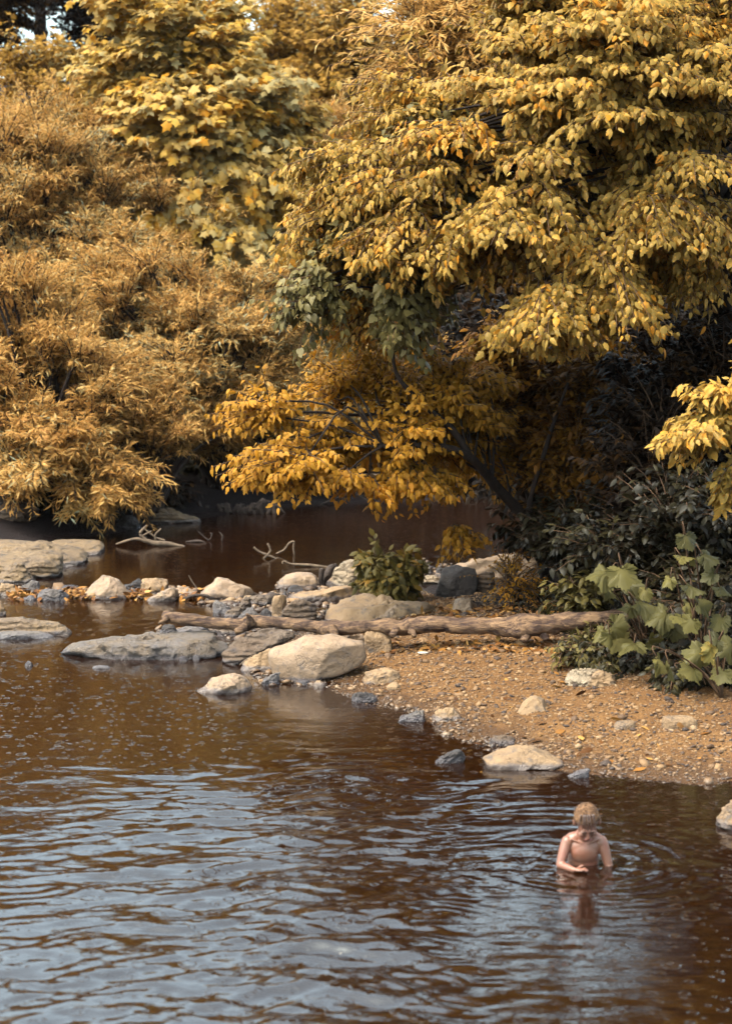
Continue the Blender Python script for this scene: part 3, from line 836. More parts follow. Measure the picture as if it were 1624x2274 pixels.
def thin_tubes(S, Mi, E, r0, r1, bag, seg=4):
    """many three-sided twigs, quadratic from S over Mi to E"""
    N = len(S)
    t = np.linspace(0, 1, seg + 1)
    pts = ((1 - t) ** 2)[None, :, None] * S[:, None] + (2 * t * (1 - t))[None, :, None] * Mi[:, None] + (t ** 2)[None, :, None] * E[:, None]
    tg = unit(E - S)
    u = unit(np.cross(tg, np.array([0.13, 0.2, 1.0]))); v = np.cross(tg, u)
    r = (r0 * (1 - t) + r1 * t)
    V = []
    for k in range(3):
        a = 2 * np.pi * k / 3
        V.append(pts + r[None, :, None] * (math.cos(a) * u + math.sin(a) * v)[:, None])
    V = np.stack(V, 2)                      # N, seg+1, 3, 3
    base = (np.arange(N) * (seg + 1) * 3)[:, None, None]
    i = (np.arange(seg) * 3)[None, :, None]; k = np.arange(3)[None, None]
    A, B = base + i + k, base + i + (k + 1) % 3
    Fc = np.concatenate([np.stack([A, B, B + 3], -1).reshape(-1, 3), np.stack([A, B + 3, A + 3], -1).reshape(-1, 3)])
    bag.add(V.reshape(-1, 3), Fc)


STYLE = {
    # leaf, size, twigs per pad, leaves per twig, droop of the leaf, rise of the twig, pad radius, flatness, sideways spread of leaves
    'elder': dict(leaf=('ovate', 'toothed', 'ovate'), size=0.09, tw=17, lv=25, hang=0.6, rise=0.24, rad=0.50, flat=0.36, sag=0.20, off=0.07),
    'orange': dict(leaf=('ovate', 'toothed'), size=0.078, tw=15, lv=20, hang=0.6, rise=0.12, rad=0.38, flat=0.45, sag=0.15, off=0.055),
    'willow': dict(leaf=('lance',), size=0.135, tw=19, lv=34, hang=0.12, rise=0.35, rad=0.60, flat=0.75, sag=0.10, off=0.03),
    'sycamore': dict(leaf=('lobed',), size=0.165, tw=15, lv=23, hang=0.35, rise=0.30, rad=0.65, flat=0.8, sag=0.1, off=0.10),
    'far': dict(leaf=('lobed', 'oval'), size=0.13, tw=16, lv=24, hang=0.3, rise=0.15, rad=0.9, flat=0.5, sag=0.2, off=0.12),
    'shrub': dict(leaf=('ovate', 'oval'), size=0.10, tw=14, lv=16, hang=0.35, rise=0.3, rad=0.42, flat=0.7, sag=0.1, off=0.05),
    'vine': dict(leaf=('heart',), size=0.085, tw=13, lv=18, hang=0.85, rise=-0.2, rad=0.40, flat=1.1, sag=0.35, off=0.06),
}


def foliage(pads, origin, style, rs, leafbag, twigbag, tint0=0.5, tspread=0.22, size=1.0, dens=1.0):
    """pads: (n,4) centre + radius.  Each pad is a bough: twigs fan outwards from its inner end, leaves along each"""
    st = STYLE[style]
    out = unit(pads[:, :3] - origin)
    nt = max(3, int(st['tw'] * dens))
    P0 = np.repeat(pads[:, :3], nt, 0); R = np.repeat(pads[:, 3], nt); O = np.repeat(out, nt, 0)
    ptint = np.repeat(rs.normal(tint0, tspread * 0.45, len(pads)), nt)
    N = len(P0)
    rnd = rs.normal(0, 1, (N, 3)); rnd[:, 2] *= st['flat'] * 0.6
    d = unit(unit(rnd) + O * 0.7)
    S = P0 - O * R[:, None] * 0.45 + rs.normal(0, 0.08, (N, 3)) * R[:, None]
    L = R * rs.uniform(0.6, 1.35, N)
    E = P0 + d * L[:, None]
    E[:, 2] -= st['sag'] * L
    Mi = (S + E) / 2; Mi[:, 2] += st['rise'] * L * rs.uniform(0.4, 1.3, N)
    thin_tubes(S, Mi, E, 0.010, 0.003, twigbag)
    K = st['lv']
    tt = np.clip((np.arange(K)[None] + rs.uniform(0, 1, (N, K))) / K * 0.95 + 0.08, 0, 1)[..., None]
    pos = (1 - tt) ** 2 * S[:, None] + 2 * tt * (1 - tt) * Mi[:, None] + tt ** 2 * E[:, None]
    tg = unit(2 * (1 - tt) * (Mi - S)[:, None] + 2 * tt * (E - Mi)[:, None])
    side = unit(np.cross(tg, np.array([0, 0, 1.0])) + rs.normal(0, 0.35, tg.shape))
    sg = np.where((np.arange(K) % 2)[None, :, None] == 0, 1.0, -1.0)
    dr = tg * 0.75 + side * sg * 0.75 + rs.normal(0, 0.25, tg.shape)
    dr[..., 2] -= st['hang'] * rs.uniform(0.5, 1.5, dr.shape[:2])
    pos = pos + side * sg * st['off'] * rs.uniform(0.1, 1.0, pos.shape[:2])[..., None]
    nr = np.array([0, 0, 0.8]) + np.repeat(O, K, 0).reshape(dr.shape) * 0.8 + rs.normal(0, 0.5, dr.shape)
    pos, dr, nr = pos.reshape(-1, 3), dr.reshape(-1, 3), nr.reshape(-1, 3)
    tint = np.clip(np.repeat(ptint, K) + rs.normal(0, tspread * 0.6, N * K), 0, 1)
    sz = st['size'] * size * rs.uniform(0.6, 1.25, N * K)
    pick = rs.integers(0, len(st['leaf']), N * K)
    for i, kd in enumerate(st['leaf']):
        m = pick == i
        leafbag.add(*place(kd, pos[m], dr[m], nr[m], sz[m], tint[m], rs))
    return S


def blob_pads(blobs, rs, rad, shell=0.45):
    """blobs: (px, py, d, rx px, ry px, depth m, count) -> pads inside each ellipsoid, denser near its skin"""
    out = []
    for (px, py, d, rx, ry, dp, cnt) in blobs:
        c = P(px, py, d); sc = d / F
        v = unit(rs.normal(0, 1, (cnt, 3)))
        r = rs.uniform(shell ** 3, 1, cnt) ** (1 / 3)
        q = c + v * r[:, None] * np.array([rx * sc, dp, ry * sc])
        out.append(np.column_stack([q, rad * rs.uniform(0.7, 1.3, cnt)]))
    return np.concatenate(out)


def tree(name, label, cat, base, trunk_pts, blobs, style, mat, seed, group='trees round the creek', tint=0.5, tspread=0.22,
         trunk_r=0.12, barkm='bark', size=1.0, dens=1.0, shell=0.45, floor=None, voids=None, spread_o=None, extra=None, limb_r=0.03, rad=1.0, parts=('crown', 'trunk')):
    rs = np.random.default_rng(seed)
    t_ = thing(name, label, cat, base, group)
    pads = blob_pads(blobs, rs, STYLE[style]['rad'] * rad, shell)
    if voids is not None:
        pads = pads[vnoise(pads[:, :3] * 1.1 + seed * 3.7) > voids]
    if floor is not None:
        pads = pads[pads[:, 2] > floor]
    tp = smoothline(trunk_pts, 20)
    leaf, twig = Bag(), Bag()
    org = np.array(spread_o) if spread_o is not None else np.average(pads[:, :3], axis=0) * [1, 1, 0.9]
    S = foliage(pads, org, style, rs, leaf, twig, tint, tspread, size, dens)
    V, Fc = tube(tp, np.linspace(trunk_r, trunk_r * 0.35, len(tp)), 9, 0.15, seed)
    wood = Bag(); wood.add(V, Fc)
    # limbs: from the trunk out to each bough
    Sp = S[::max(3, int(STYLE[style]['tw'] * dens))]
    keepn = 0.45 if style == 'orange' else 0.8
    for q in Sp:
        if rs.random() > keepn: continue
        dist = np.linalg.norm(tp - q, axis=1) + np.maximum(0, tp[:, 2] - q[2]) * 1.5
        a = tp[int(np.argmin(dist))]
        if np.linalg.norm(q - a) < 0.2: continue
        mid = (a + q) / 2 + np.array([0, 0, 0.12 * np.linalg.norm(q - a)]) + rs.normal(0, 0.08, 3)
        pl = smoothline(np.array([a, mid, q]), 7)
        V, Fc = tube(pl, np.linspace(limb_r, 0.010, 7), 5, 0, 0, False)
        wood.add(V, Fc)
    if extra:
        for pl, r0, r1 in extra:
            pl = smoothline(np.array(pl), 22)
            V, Fc = tube(pl, np.linspace(r0, r1, 22), 8, 0.15, seed)
            wood.add(V, Fc)
    wood.build(parts[1], M[barkm], t_)
    twig.build('twigs', M['twig'], t_)
    leaf.build(parts[0], M[mat], t_, smooth=False)
    return t_


# --- right bank: the big leaning trees
tb = GB(1560, 1330)
tree('tree', 'big yellow leaved tree whose drooping boughs fill the upper right', 'tree', tb,
     [tb, P(1590, 900, 22.6), P(1600, 500, 22.4), P(1540, 60, 22.4), P(1400, -300, 22.5), P(1350, -700, 22.6)],
     [(1120, 320, 22, 280, 190, 1.5, 62), (900, 400, 21.6, 180, 90, 1.0, 20), (760, 350, 21.5, 60, 25, 0.4, 5), (930, 250, 22.4, 90, 80, 0.8, 12), (1330, 230, 21, 250, 230, 1.4, 56), (1540, 380, 20.4, 150, 290, 1.1, 46),
      (1400, 40, 21.5, 280, 150, 1.5, 36), (1000, 520, 21.0, 170, 50, 0.7, 14), (770, 510, 22.0, 80, 110, 0.6, 18), (840, 660, 22.0, 90, 70, 0.5, 12), (1230, 470, 20.8, 300, 80, 1.0, 30), (1450, 590, 19.8, 180, 50, 0.6, 16),
      (1250, 680, 20.2, 90, 30, 0.4, 8), (1450, 650, 19.8, 150, 35, 0.5, 12), (1480, -500, 22.6, 430, 380, 2.4, 100), (1790, 100, 22.0, 180, 560, 2.0, 50)],
     'elder', 'elder', 11, tint=0.52, tspread=0.34, voids=-0.3, trunk_r=0.22, limb_r=0.035)
tb = P(1720, 1400, 17.6); tb[2] = bank_z(tb[0], tb[1])
tree('tree', 'young tree out of frame at right with bright leaf sprays hanging in', 'tree', tb,
     [tb, tb + [0.05, 0, 1.2], P(1720, 900, 17.6), P(1760, 500, 17.8)],
     [(1560, 955, 17.4, 40, 35, 0.25, 5), (1610, 880, 17.4, 30, 20, 0.25, 3), (1720, 860, 17.5, 60, 120, 0.4, 10), (1640, 1020, 17.4, 15, 60, 0.15, 3)],
     'elder', 'elder', 12, tint=0.62, trunk_r=0.06, rad=0.5)
tb = GB(1212, 1290)
limb = [tb, P(1185, 1180, 23.0), P(1100, 1080, 22.4), P(1045, 1018, 21.9), P(980, 992, 21.7), P(850, 990, 21.6)]
tree('tree', 'low tree arching over the pool with golden leaves and dark bare limb', 'tree', tb, limb,
     [(870, 900, 22.4, 225, 105, 0.9, 27), (780, 1010, 21.8, 170, 60, 0.6, 12), (940, 1040, 21.9, 60, 30, 0.25, 5), (640, 1035, 21.2, 80, 40, 0.35, 8), (1000, 950, 23.0, 150, 80, 0.7, 20), (1100, 1010, 23.6, 90, 30, 0.4, 6),
      (930, 850, 22.8, 220, 60, 0.8, 14), (600, 900, 21.6, 40, 30, 0.2, 4), (1030, 1190, 22.3, 20, 5, 0.15, 1)],
     'orange', 'orange', 13, tint=0.6, limb_r=0.016, trunk_r=0.075,
     extra=[([P(1045, 1018, 21.9), P(1000, 950, 21.8), P(930, 890, 21.7), P(880, 830, 21.6), P(870, 760, 21.5)], 0.045, 0.015),
            ([P(850, 990, 22.5), P(760, 1000, 22.0), P(680, 1030, 21.5), P(600, 1045, 21.2)], 0.025, 0.008),
            ([P(930, 890, 22.6), P(820, 920, 22.2), P(700, 915, 21.8), P(580, 915, 21.6)], 0.025, 0.008),
            ([tb + [0.02, -0.1, 0], P(1170, 1160, 22.8), P(1215, 980, 22.6), P(1260, 850, 22.6)], 0.04, 0.015)])
# vine with heart shaped leaves
tb = GB(1000, 1300)
tree('climbing_vine', 'blue green vine with heart shaped leaves draped down the tree edge', 'vine', P(880, 700, 21.6),
     [P(940, 780, 21.8), P(900, 650, 21.7), P(830, 540, 21.5), P(800, 420, 21.6)],
     [(830, 560, 21.5, 90, 50, 0.4, 9), (910, 660, 21.4, 50, 60, 0.35, 8), (690, 640, 21.3, 40, 40, 0.3, 5), (960, 330, 21.3, 120, 70, 0.4, 5)],
     'vine', 'vine', 14, 'vines on the right bank', tint=0.5, trunk_r=0.02, limb_r=0.008, parts=('foliage', 'stem'))
# pale willow in the middle top, behind
tb = GB(1240, 1260)
tree('tree', 'narrow leaved tree with pale lance leaves at top centre', 'tree', P(1300, 1150, 25.5) * [1, 1, 0] + [0, 0, 0.4],
     [P(1300, 1150, 25.5), P(1260, 600, 25.2), P(1080, 150, 25), P(980, -200, 25)],
     [(960, 120, 24.6, 90, 130, 0.7, 22), (1060, 60, 25, 130, 120, 0.8, 20), (1000, -200, 25, 150, 150, 1.0, 20)],
     'willow', 'willow', 15, tint=0.5, trunk_r=0.12)
# darker understorey behind and below the big tree
def shrub(label, blobs, seed, mat='darkleaf', style='shrub', tint=0.45, size=1.0, name='shrub', cat='shrub', group='shrubs on the right bank', base=None, dens=1.0, rad=1.0, shell=0.2, stems=5, sr=0.02, tspread=0.25):
    rs = np.random.default_rng(seed)
    c = P(blobs[0][0], blobs[0][1], blobs[0][2])
    b0 = np.array(base) if base is not None else np.array([c[0], c[1], float(bank_z(c[0], c[1]))])
    t_ = thing(name, label, cat, b0, group)
    pads = blob_pads(blobs, rs, STYLE[style]['rad'] * rad, shell)
    pads[:, 2] = np.maximum(pads[:, 2], np.maximum(bank_z(pads[:, 0], pads[:, 1]), 0) + 0.12)
    leaf, wood = Bag(), Bag()
    foliage(pads, b0 + [0, 0, 0.1], style, rs, leaf, wood, tint, tspread, size, dens)
    for k in range(min(len(pads), stems + len(pads) // 2)):
        q = pads[rs.integers(len(pads))][:3]
        a = b0 + rs.normal(0, 0.08, 3) * [1, 1, 0]
        mid = a * 0.5 + q * 0.5 + [0, 0, 0.15 * np.linalg.norm(q - a)]
        V, Fc = tube(smoothline(np.array([a, mid, q]), 9), np.linspace(sr, sr * 0.3, 9), 5, 0, 0, False)
        wood.add(V, Fc)
    wood.build('stems', M['twig' if sr < 0.03 else 'bark'], t_)
    leaf.build('foliage', M[mat], t_, smooth=False)
    return t_


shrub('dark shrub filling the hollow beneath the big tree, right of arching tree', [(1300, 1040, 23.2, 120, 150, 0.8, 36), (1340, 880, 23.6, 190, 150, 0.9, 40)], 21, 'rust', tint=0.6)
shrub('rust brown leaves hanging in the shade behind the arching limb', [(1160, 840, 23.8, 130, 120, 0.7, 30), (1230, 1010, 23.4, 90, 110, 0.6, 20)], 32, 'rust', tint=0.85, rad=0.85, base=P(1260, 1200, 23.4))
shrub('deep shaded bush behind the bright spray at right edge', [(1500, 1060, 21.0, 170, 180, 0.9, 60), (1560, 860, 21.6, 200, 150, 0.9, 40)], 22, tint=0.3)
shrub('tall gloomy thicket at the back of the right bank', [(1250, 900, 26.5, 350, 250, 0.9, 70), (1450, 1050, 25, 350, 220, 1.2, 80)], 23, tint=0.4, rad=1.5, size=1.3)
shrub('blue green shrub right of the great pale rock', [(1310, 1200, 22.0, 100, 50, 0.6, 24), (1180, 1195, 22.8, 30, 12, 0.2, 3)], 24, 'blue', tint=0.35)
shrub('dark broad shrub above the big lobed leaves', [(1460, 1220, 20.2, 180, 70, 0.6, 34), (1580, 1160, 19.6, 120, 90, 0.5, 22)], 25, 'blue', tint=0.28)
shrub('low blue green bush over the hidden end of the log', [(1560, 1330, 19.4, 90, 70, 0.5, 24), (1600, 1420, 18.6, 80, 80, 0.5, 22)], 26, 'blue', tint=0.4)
shrub('small leaved bush in front of the log at gravel edge', [(1330, 1455, 19.0, 50, 25, 0.25, 12), (1310, 1425, 19.2, 15, 10, 0.1, 2)], 27, 'blue', tint=0.7, size=0.7, rad=0.6)
shrub('low dark bush beneath the lobed leaves at right', [(1440, 1470, 18.9, 110, 40, 0.35, 22), (1570, 1500, 18.2, 80, 35, 0.3, 16)], 28, 'blue', tint=0.3, size=0.75, rad=0.7)
shrub('long leaved sprig standing just left of the lobed sapling', [(1310, 1320, 20.3, 28, 35, 0.15, 4)], 29, 'blue', tint=0.85, size=1.1, rad=0.6)
shrub('thin yellow weeds leaning over the great pale rock', [(1130, 1290, 22.9, 40, 35, 0.3, 6), (1165, 1325, 22.6, 50, 12, 0.25, 5)], 30, 'orange', tint=0.35, size=0.4, dens=0.55, rad=0.8)
shrub('leafy weed plant growing between pale rocks at the end of pool', [(880, 1290, 23.5, 62, 26, 0.25, 13), (828, 1258, 23.6, 18, 22, 0.1, 4), (900, 1262, 23.6, 22, 10, 0.1, 3)], 31, 'weed', tint=0.4, size=1.2, rad=0.5, dens=0.45, name='weed_plant', cat='plant', group='weeds by the creek', base=G(870, 1325, 0.02))

# ground cover at the foot of the right bushes
rg = np.random.default_rng(40)
n = 9000
gxp = rg.uniform(1.6, 5.0, n); gyp = rg.uniform(16.5, 24, n)
ey = np.interp(gxp, [1.4, 2.2, 2.9, 4.5], [22.3, 19.2, 18.2, 17.2]) + rg.normal(0, 0.18, n)
ok = gyp > ey
gxp, gyp = gxp[ok], gyp[ok]; n = len(gxp)
bag = Bag()
pos = np.stack([gxp, gyp, bank_z(gxp, gyp) + rg.uniform(0, 0.14, n)], -1)
dr = rg.normal(0, 1, (n, 3)) + [0, 0, 0.3]
bag.add(*place('oval', pos, dr, np.array([0, 0, 1.0]) + rg.normal(0, 0.5, (n, 3)), rg.uniform(0.03, 0.085, n), np.clip(rg.normal(0.4, 0.25, n), 0, 1), rg))
o = bag.build('ground_cover', M['blue'], smooth=False, loc=(0, 0, 0)); setp(o, 'low small leaved ground cover under the right bushes', 'plants', kind='stuff')

# leaf litter
bag = Bag(); pts = []
for a, b_, y0, y1, m, kz in ((15, 470, 1312, 1332, 420, 0), (20, 60, 1318, 1332, 60, 0), (95, 130, 1316, 1330, 60, 0), (150, 185, 1310, 1330, 90, 0), (290, 330, 1318, 1332, 80, 0), (400, 480, 1322, 1335, 90, 0),
                             (900, 1300, 1345, 1385, 700, 1), (800, 1250, 1425, 1450, 260, 1), (1000, 1600, 1500, 1720, 60, 1), (1240, 1300, 1470, 1530, 40, 1)):
    for k in range(m):
        qx, qy = rg.uniform(a, b_), rg.uniform(y0, y1)
        q = GB(qx, qy) + [0, 0, 0.015] if kz else G(qx, qy, 0) + [0, 0, rg.uniform(0.0, 0.07)]
        pts.append(q)
pts = np.array(pts); n = len(pts)
bag.add(*place('oval', pts, rg.normal(0, 1, (n, 3)) * [1, 1, .25], np.array([0, 0, 1.0]) + rg.normal(0, 0.45, (n, 3)), rg.uniform(0.06, 0.13, n), rg.random(n), rg))
o = bag.build('leaf_litter', M['litter'], smooth=False, loc=(0, 0, 0)); setp(o, 'brown and orange fallen leaves caught among stones and under bushes', 'leaves', kind='stuff')

# --- large lobed leaves of the sycamore saplings, each leaf laid out singly
def big_leaf_template():
    lobes = [(-150, .52), (-98, .74), (-72, .64), (-50, .92), (-27, .72), (0, 1.0), (27, .72), (50, .92), (72, .64), (98, .74), (150, .52)]
    an = np.linspace(-172, 172, 63)
    r = np.interp(an, [l[0] for l in lobes], [l[1] for l in lobes], left=0.35, right=0.35)
    r = r * (1 + 0.07 * np.where(np.arange(63) % 2, 1, -0.6))
    a = np.radians(an)
    V = [[0.0, 0, 0]]
    for k in (0.5, 1.0):
        for ai, ri in zip(a, r):
            rr = ri * k * 0.6
            ridge = 0.012 * math.cos(ai * 7) * k + 0.07 * math.sin(ai * 3 + 1) * k * k
            V.append([0.12 + rr * math.cos(ai), rr * math.sin(ai) * 1.1, ridge - 0.28 * rr * rr - 0.12 * abs(rr * math.sin(ai)) * k])
    Fc = []
    for i in range(62):
        Fc.append([0, 1 + i, 2 + i])
        Fc += [[1 + i, 64 + i, 65 + i], [1 + i, 65 + i, 2 + i]]
    return np.array(V), np.array(Fc)


LF['big'] = big_leaf_template()
def sapling(label, leaves, d, root, seed, tint=0.6):
    rs = np.random.default_rng(seed)
    r0 = GB(*root)
    t_ = thing('sapling', label, 'sapling', r0, 'lobed saplings at the bush edge')
    stems = Bag()
    for i, (x, y, s) in enumerate(leaves):
        dd = d + rs.normal(0, 0.18)
        c = P(x, y, dd)
        size = s / F * dd * 1.5
        dr = np.array([rs.uniform(-1.5, 1.5), rs.normal(-0.3, 0.4), -0.55 + rs.normal(0, .35)]); nr = np.array([rs.normal(0, 0.7), -0.9, 0.9]) + rs.normal(0, 0.45, 3)
        dr = unit(dr)
        st = c - dr * size * 0.25
        V, Fc, tt = place('big', st[None], dr[None], nr[None], np.array([size]), np.array([np.clip(rs.normal(tint, 0.14), 0, 1)]), rs)
        mesh_obj('leaf', V, Fc, M['bigleaf'], t_, True, {'tint': tt})
        V, Fc = tube(smoothline(np.array([st, st - dr * size * 0.3 + [0, 0.04, 0.05], st * 0.6 + r0 * 0.4 + [0, 0.15, 0.12]]), 7), np.linspace(0.004, 0.008, 7), 4)
        stems.add(V, Fc)
        V, Fc = tube(smoothline(np.array([st * 0.6 + r0 * 0.4 + [0, 0.15, 0.12], st * 0.25 + r0 * 0.75 + [0, 0.1, 0.1], r0]), 6), np.linspace(0.008, 0.014, 6), 4)
        stems.add(V, Fc)
    stems.build('stems', M['twig'], t_)


sapling('sapling with large yellow green lobed leaves held over the log', [(1333, 1274, 55), (1382, 1279, 50), (1352, 1309, 34), (1432, 1341, 48), (1405, 1300, 40), (1462, 1369, 52), (1425, 1318, 30),
        (1370, 1391, 38), (1330, 1408, 36), (1352, 1418, 33), (1375, 1426, 40), (1402, 1433, 42), (1450, 1420, 36), (1395, 1350, 34)], 18.2, (1440, 1475), 51, 0.6)
sapling('tall lobed sapling with curled leaves near the right edge', [(1526, 1200, 38), (1521, 1235, 38), (1571, 1237, 40), (1539, 1304, 48), (1573, 1279, 34), (1499, 1396, 46), (1529, 1386, 34), (1501, 1373, 24),
        (1480, 1290, 28), (1560, 1340, 36), (1593, 1383, 44), (1605, 1310, 36), (1530, 1345, 30)], 17.9, (1560, 1510), 52, 0.55)
sapling('lowest lobed sapling spreading over dark bush beside gravel', [(1467, 1473, 38), (1489, 1488, 42), (1534, 1493, 38), (1546, 1453, 50), (1583, 1453, 50), (1581, 1425, 34), (1516, 1495, 24), (1612, 1440, 40),
        (1600, 1500, 34)], 17.3, (1600, 1550), 53, 0.62)

# --- left and far banks
BL = 'willows on the left bank'
def willow(label, blobs, seed, tint=0.5, size=1.0, rad=1.0, dens=1.0):
    return shrub(label, blobs, seed, 'willow', 'willow', tint, size, 'willow', 'willow', BL, dens=dens, rad=rad, shell=0.5, stems=14, sr=0.045, tspread=0.3)


willow('feathery willow filling the upper left below dark trunks', [(90, 420, 37, 200, 170, 1.5, 70), (-60, 560, 36, 160, 260, 1.5, 40), (120, 300, 38, 120, 90, 1.0, 20)], 61, 0.45, rad=0.9)
willow('orange tinged willow bending down to the ledge at left', [(90, 880, 31.0, 200, 140, 1.2, 60), (20, 700, 32, 150, 120, 1.2, 36), (120, 1010, 30.2, 150, 90, 0.9, 26), (230, 1080, 30.0, 100, 60, 0.6, 12)], 62, 0.42, rad=0.8)
willow('broad grey gold willow in the middle of the far bank', [(480, 800, 34, 170, 150, 1.3, 56), (330, 680, 34.5, 170, 120, 1.2, 40), (560, 720, 34.5, 130, 110, 1.0, 30), (300, 860, 32.5, 120, 100, 0.8, 22), (600, 900, 34, 90, 90, 0.7, 20)], 63, 0.58, rad=0.85)
willow('willow with dark heart left of yellow sycamore', [(350, 500, 37.5, 150, 120, 1.2, 40), (200, 600, 36, 170, 110, 1.0, 36)], 64, 0.6, rad=0.9)
willow('low willow trailing over water beside bleached driftwood', [(330, 960, 31.5, 110, 70, 0.7, 22), (470, 960, 33, 110, 60, 0.7, 16)], 65, 0.4, rad=0.75)
willow('pinkish willow seen between sycamore and the big right tree', [(760, 330, 41, 110, 80, 1.0, 30), (720, 480, 40, 100, 100, 1.0, 24)], 66, 0.4, rad=0.9)
willow('pale willow showing through gap beneath the vine', [(780, 760, 37, 160, 120, 1.0, 40), (980, 800, 37, 120, 90, 0.8, 24), (700, 880, 36, 110, 70, 0.7, 16)], 67, 0.7, rad=0.9)

tb = P(500, 1050, 39.5); tb[2] = bank_z(tb[0], tb[1])
tree('sycamore_tree', 'bright yellow sycamore rising at the top left of centre', 'tree', tb,
     [tb, P(490, 700, 39), P(460, 350, 39), P(420, 60, 39), P(400, -60, 39)],
     [(450, 330, 38.5, 190, 150, 1.4, 56), (380, 150, 39, 110, 140, 1.0, 34), (560, 270, 38.6, 110, 110, 1.0, 24), (450, 520, 38, 190, 100, 1.2, 40), (330, 30, 39, 60, 80, 0.6, 10), (480, 90, 39, 70, 90, 0.7, 14), (280, 190, 39, 45, 50, 0.5, 6), (600, 430, 38.2, 90, 90, 0.8, 16)],
     'sycamore', 'sycamore', 71, 'trees beyond the pool', 0.62, 0.28, 0.12, shell=0.3)
FARG = 'tall trees behind the far bank'
def far_tree(label, x, ytop, d, rx, seed, mat='far', tint=0.5, trunk=0.22, ybot=520, cnt=60, dens=1.0, lean=0, size=1.0):
    b_ = P(x, 1060, d); b_[2] = bank_z(b_[0], b_[1])
    ym = (ytop + ybot) / 2
    tree('tree', label, 'tree', b_, [b_, P(x + lean * 0.4, 700, d), P(x + lean, ym, d), P(x + lean, ytop + 40, d)],
         [(x + lean, ym, d, rx, (ybot - ytop) / 2, rx / F * d * 0.7, cnt)], 'far', mat, seed, FARG, tint, 0.25, trunk, dens=dens, shell=0.3, size=size, limb_r=0.06)


far_tree('tall orange brown tree behind the sycamore at top centre', 620, 0, 50, 170, 81, tint=0.55, cnt=90)
far_tree('greyer tree with pale leaf patches left of the narrow leaved tree', 800, 0, 48, 150, 82, tint=0.62, cnt=85)
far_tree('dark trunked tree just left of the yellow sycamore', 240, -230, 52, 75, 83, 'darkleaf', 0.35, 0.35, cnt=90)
far_tree('thin orange tree below the sky gap at upper left', 110, 90, 46, 130, 84, tint=0.6, trunk=0.12, ybot=420, cnt=44)
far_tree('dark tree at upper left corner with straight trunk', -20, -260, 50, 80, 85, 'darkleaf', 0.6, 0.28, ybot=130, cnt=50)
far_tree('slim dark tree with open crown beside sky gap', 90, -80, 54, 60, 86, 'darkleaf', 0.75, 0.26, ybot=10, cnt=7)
far_tree('ochre tree hidden behind the middle willow', 450, 120, 46, 260, 87, tint=0.4, ybot=900, cnt=90)
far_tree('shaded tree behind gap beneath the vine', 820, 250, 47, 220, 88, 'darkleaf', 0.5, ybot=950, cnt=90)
far_tree('bronze tree at the left edge behind the willow', -40, 200, 45, 220, 89, tint=0.35, ybot=900, cnt=80)
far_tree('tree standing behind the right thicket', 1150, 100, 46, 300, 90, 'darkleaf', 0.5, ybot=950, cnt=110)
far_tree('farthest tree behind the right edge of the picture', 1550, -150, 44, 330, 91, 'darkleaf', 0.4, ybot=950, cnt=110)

UG = 'undergrowth clumps along the far bank'
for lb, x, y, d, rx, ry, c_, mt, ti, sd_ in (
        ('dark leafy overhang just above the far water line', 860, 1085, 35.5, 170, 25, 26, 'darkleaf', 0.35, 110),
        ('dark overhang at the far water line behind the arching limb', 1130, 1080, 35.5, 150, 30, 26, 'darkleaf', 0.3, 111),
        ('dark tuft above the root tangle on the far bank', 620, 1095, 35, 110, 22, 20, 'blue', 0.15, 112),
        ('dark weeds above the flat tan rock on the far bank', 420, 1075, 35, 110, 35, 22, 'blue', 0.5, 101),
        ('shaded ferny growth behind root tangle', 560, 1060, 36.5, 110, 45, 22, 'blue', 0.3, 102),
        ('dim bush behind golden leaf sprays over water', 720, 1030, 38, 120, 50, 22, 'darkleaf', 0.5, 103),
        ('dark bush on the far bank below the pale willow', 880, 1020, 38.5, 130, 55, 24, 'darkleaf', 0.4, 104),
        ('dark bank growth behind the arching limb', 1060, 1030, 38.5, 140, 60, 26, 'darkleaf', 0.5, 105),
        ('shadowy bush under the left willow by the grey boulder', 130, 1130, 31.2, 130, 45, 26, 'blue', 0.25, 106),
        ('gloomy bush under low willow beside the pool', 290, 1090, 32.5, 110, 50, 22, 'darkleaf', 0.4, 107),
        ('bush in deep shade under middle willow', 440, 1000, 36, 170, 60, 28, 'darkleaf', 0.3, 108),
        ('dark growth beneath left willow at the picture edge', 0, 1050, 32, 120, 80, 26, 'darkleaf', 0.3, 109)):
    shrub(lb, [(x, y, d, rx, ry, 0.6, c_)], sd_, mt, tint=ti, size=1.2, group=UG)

# --- the wood far behind, one mass
bag, tw = Bag(), Bag()
rg = np.random.default_rng(120)
n = 230
pads = np.column_stack([rg.uniform(-26, 26, n), rg.uniform(60, 72, n), rg.uniform(0.5, 8.5, n), rg.uniform(1.2, 2.2, n)])
pads[:, 2] += bank_z(pads[:, 0], pads[:, 1]) * 0.6
pads = pads[~((pads[:, 0] > -14) & (pads[:, 0] < -6.5) & (pads[:, 2] > 6.0))]
foliage(pads, np.array([0, 66, 0.0]), 'far', rg, bag, tw, 0.35, 0.25, 2.2)
o = bag.build('far_woods', M['far'], smooth=False, loc=(0, 0, 0)); setp(o, 'dim mass of woodland closing the view behind the trees', 'woods', kind='stuff')

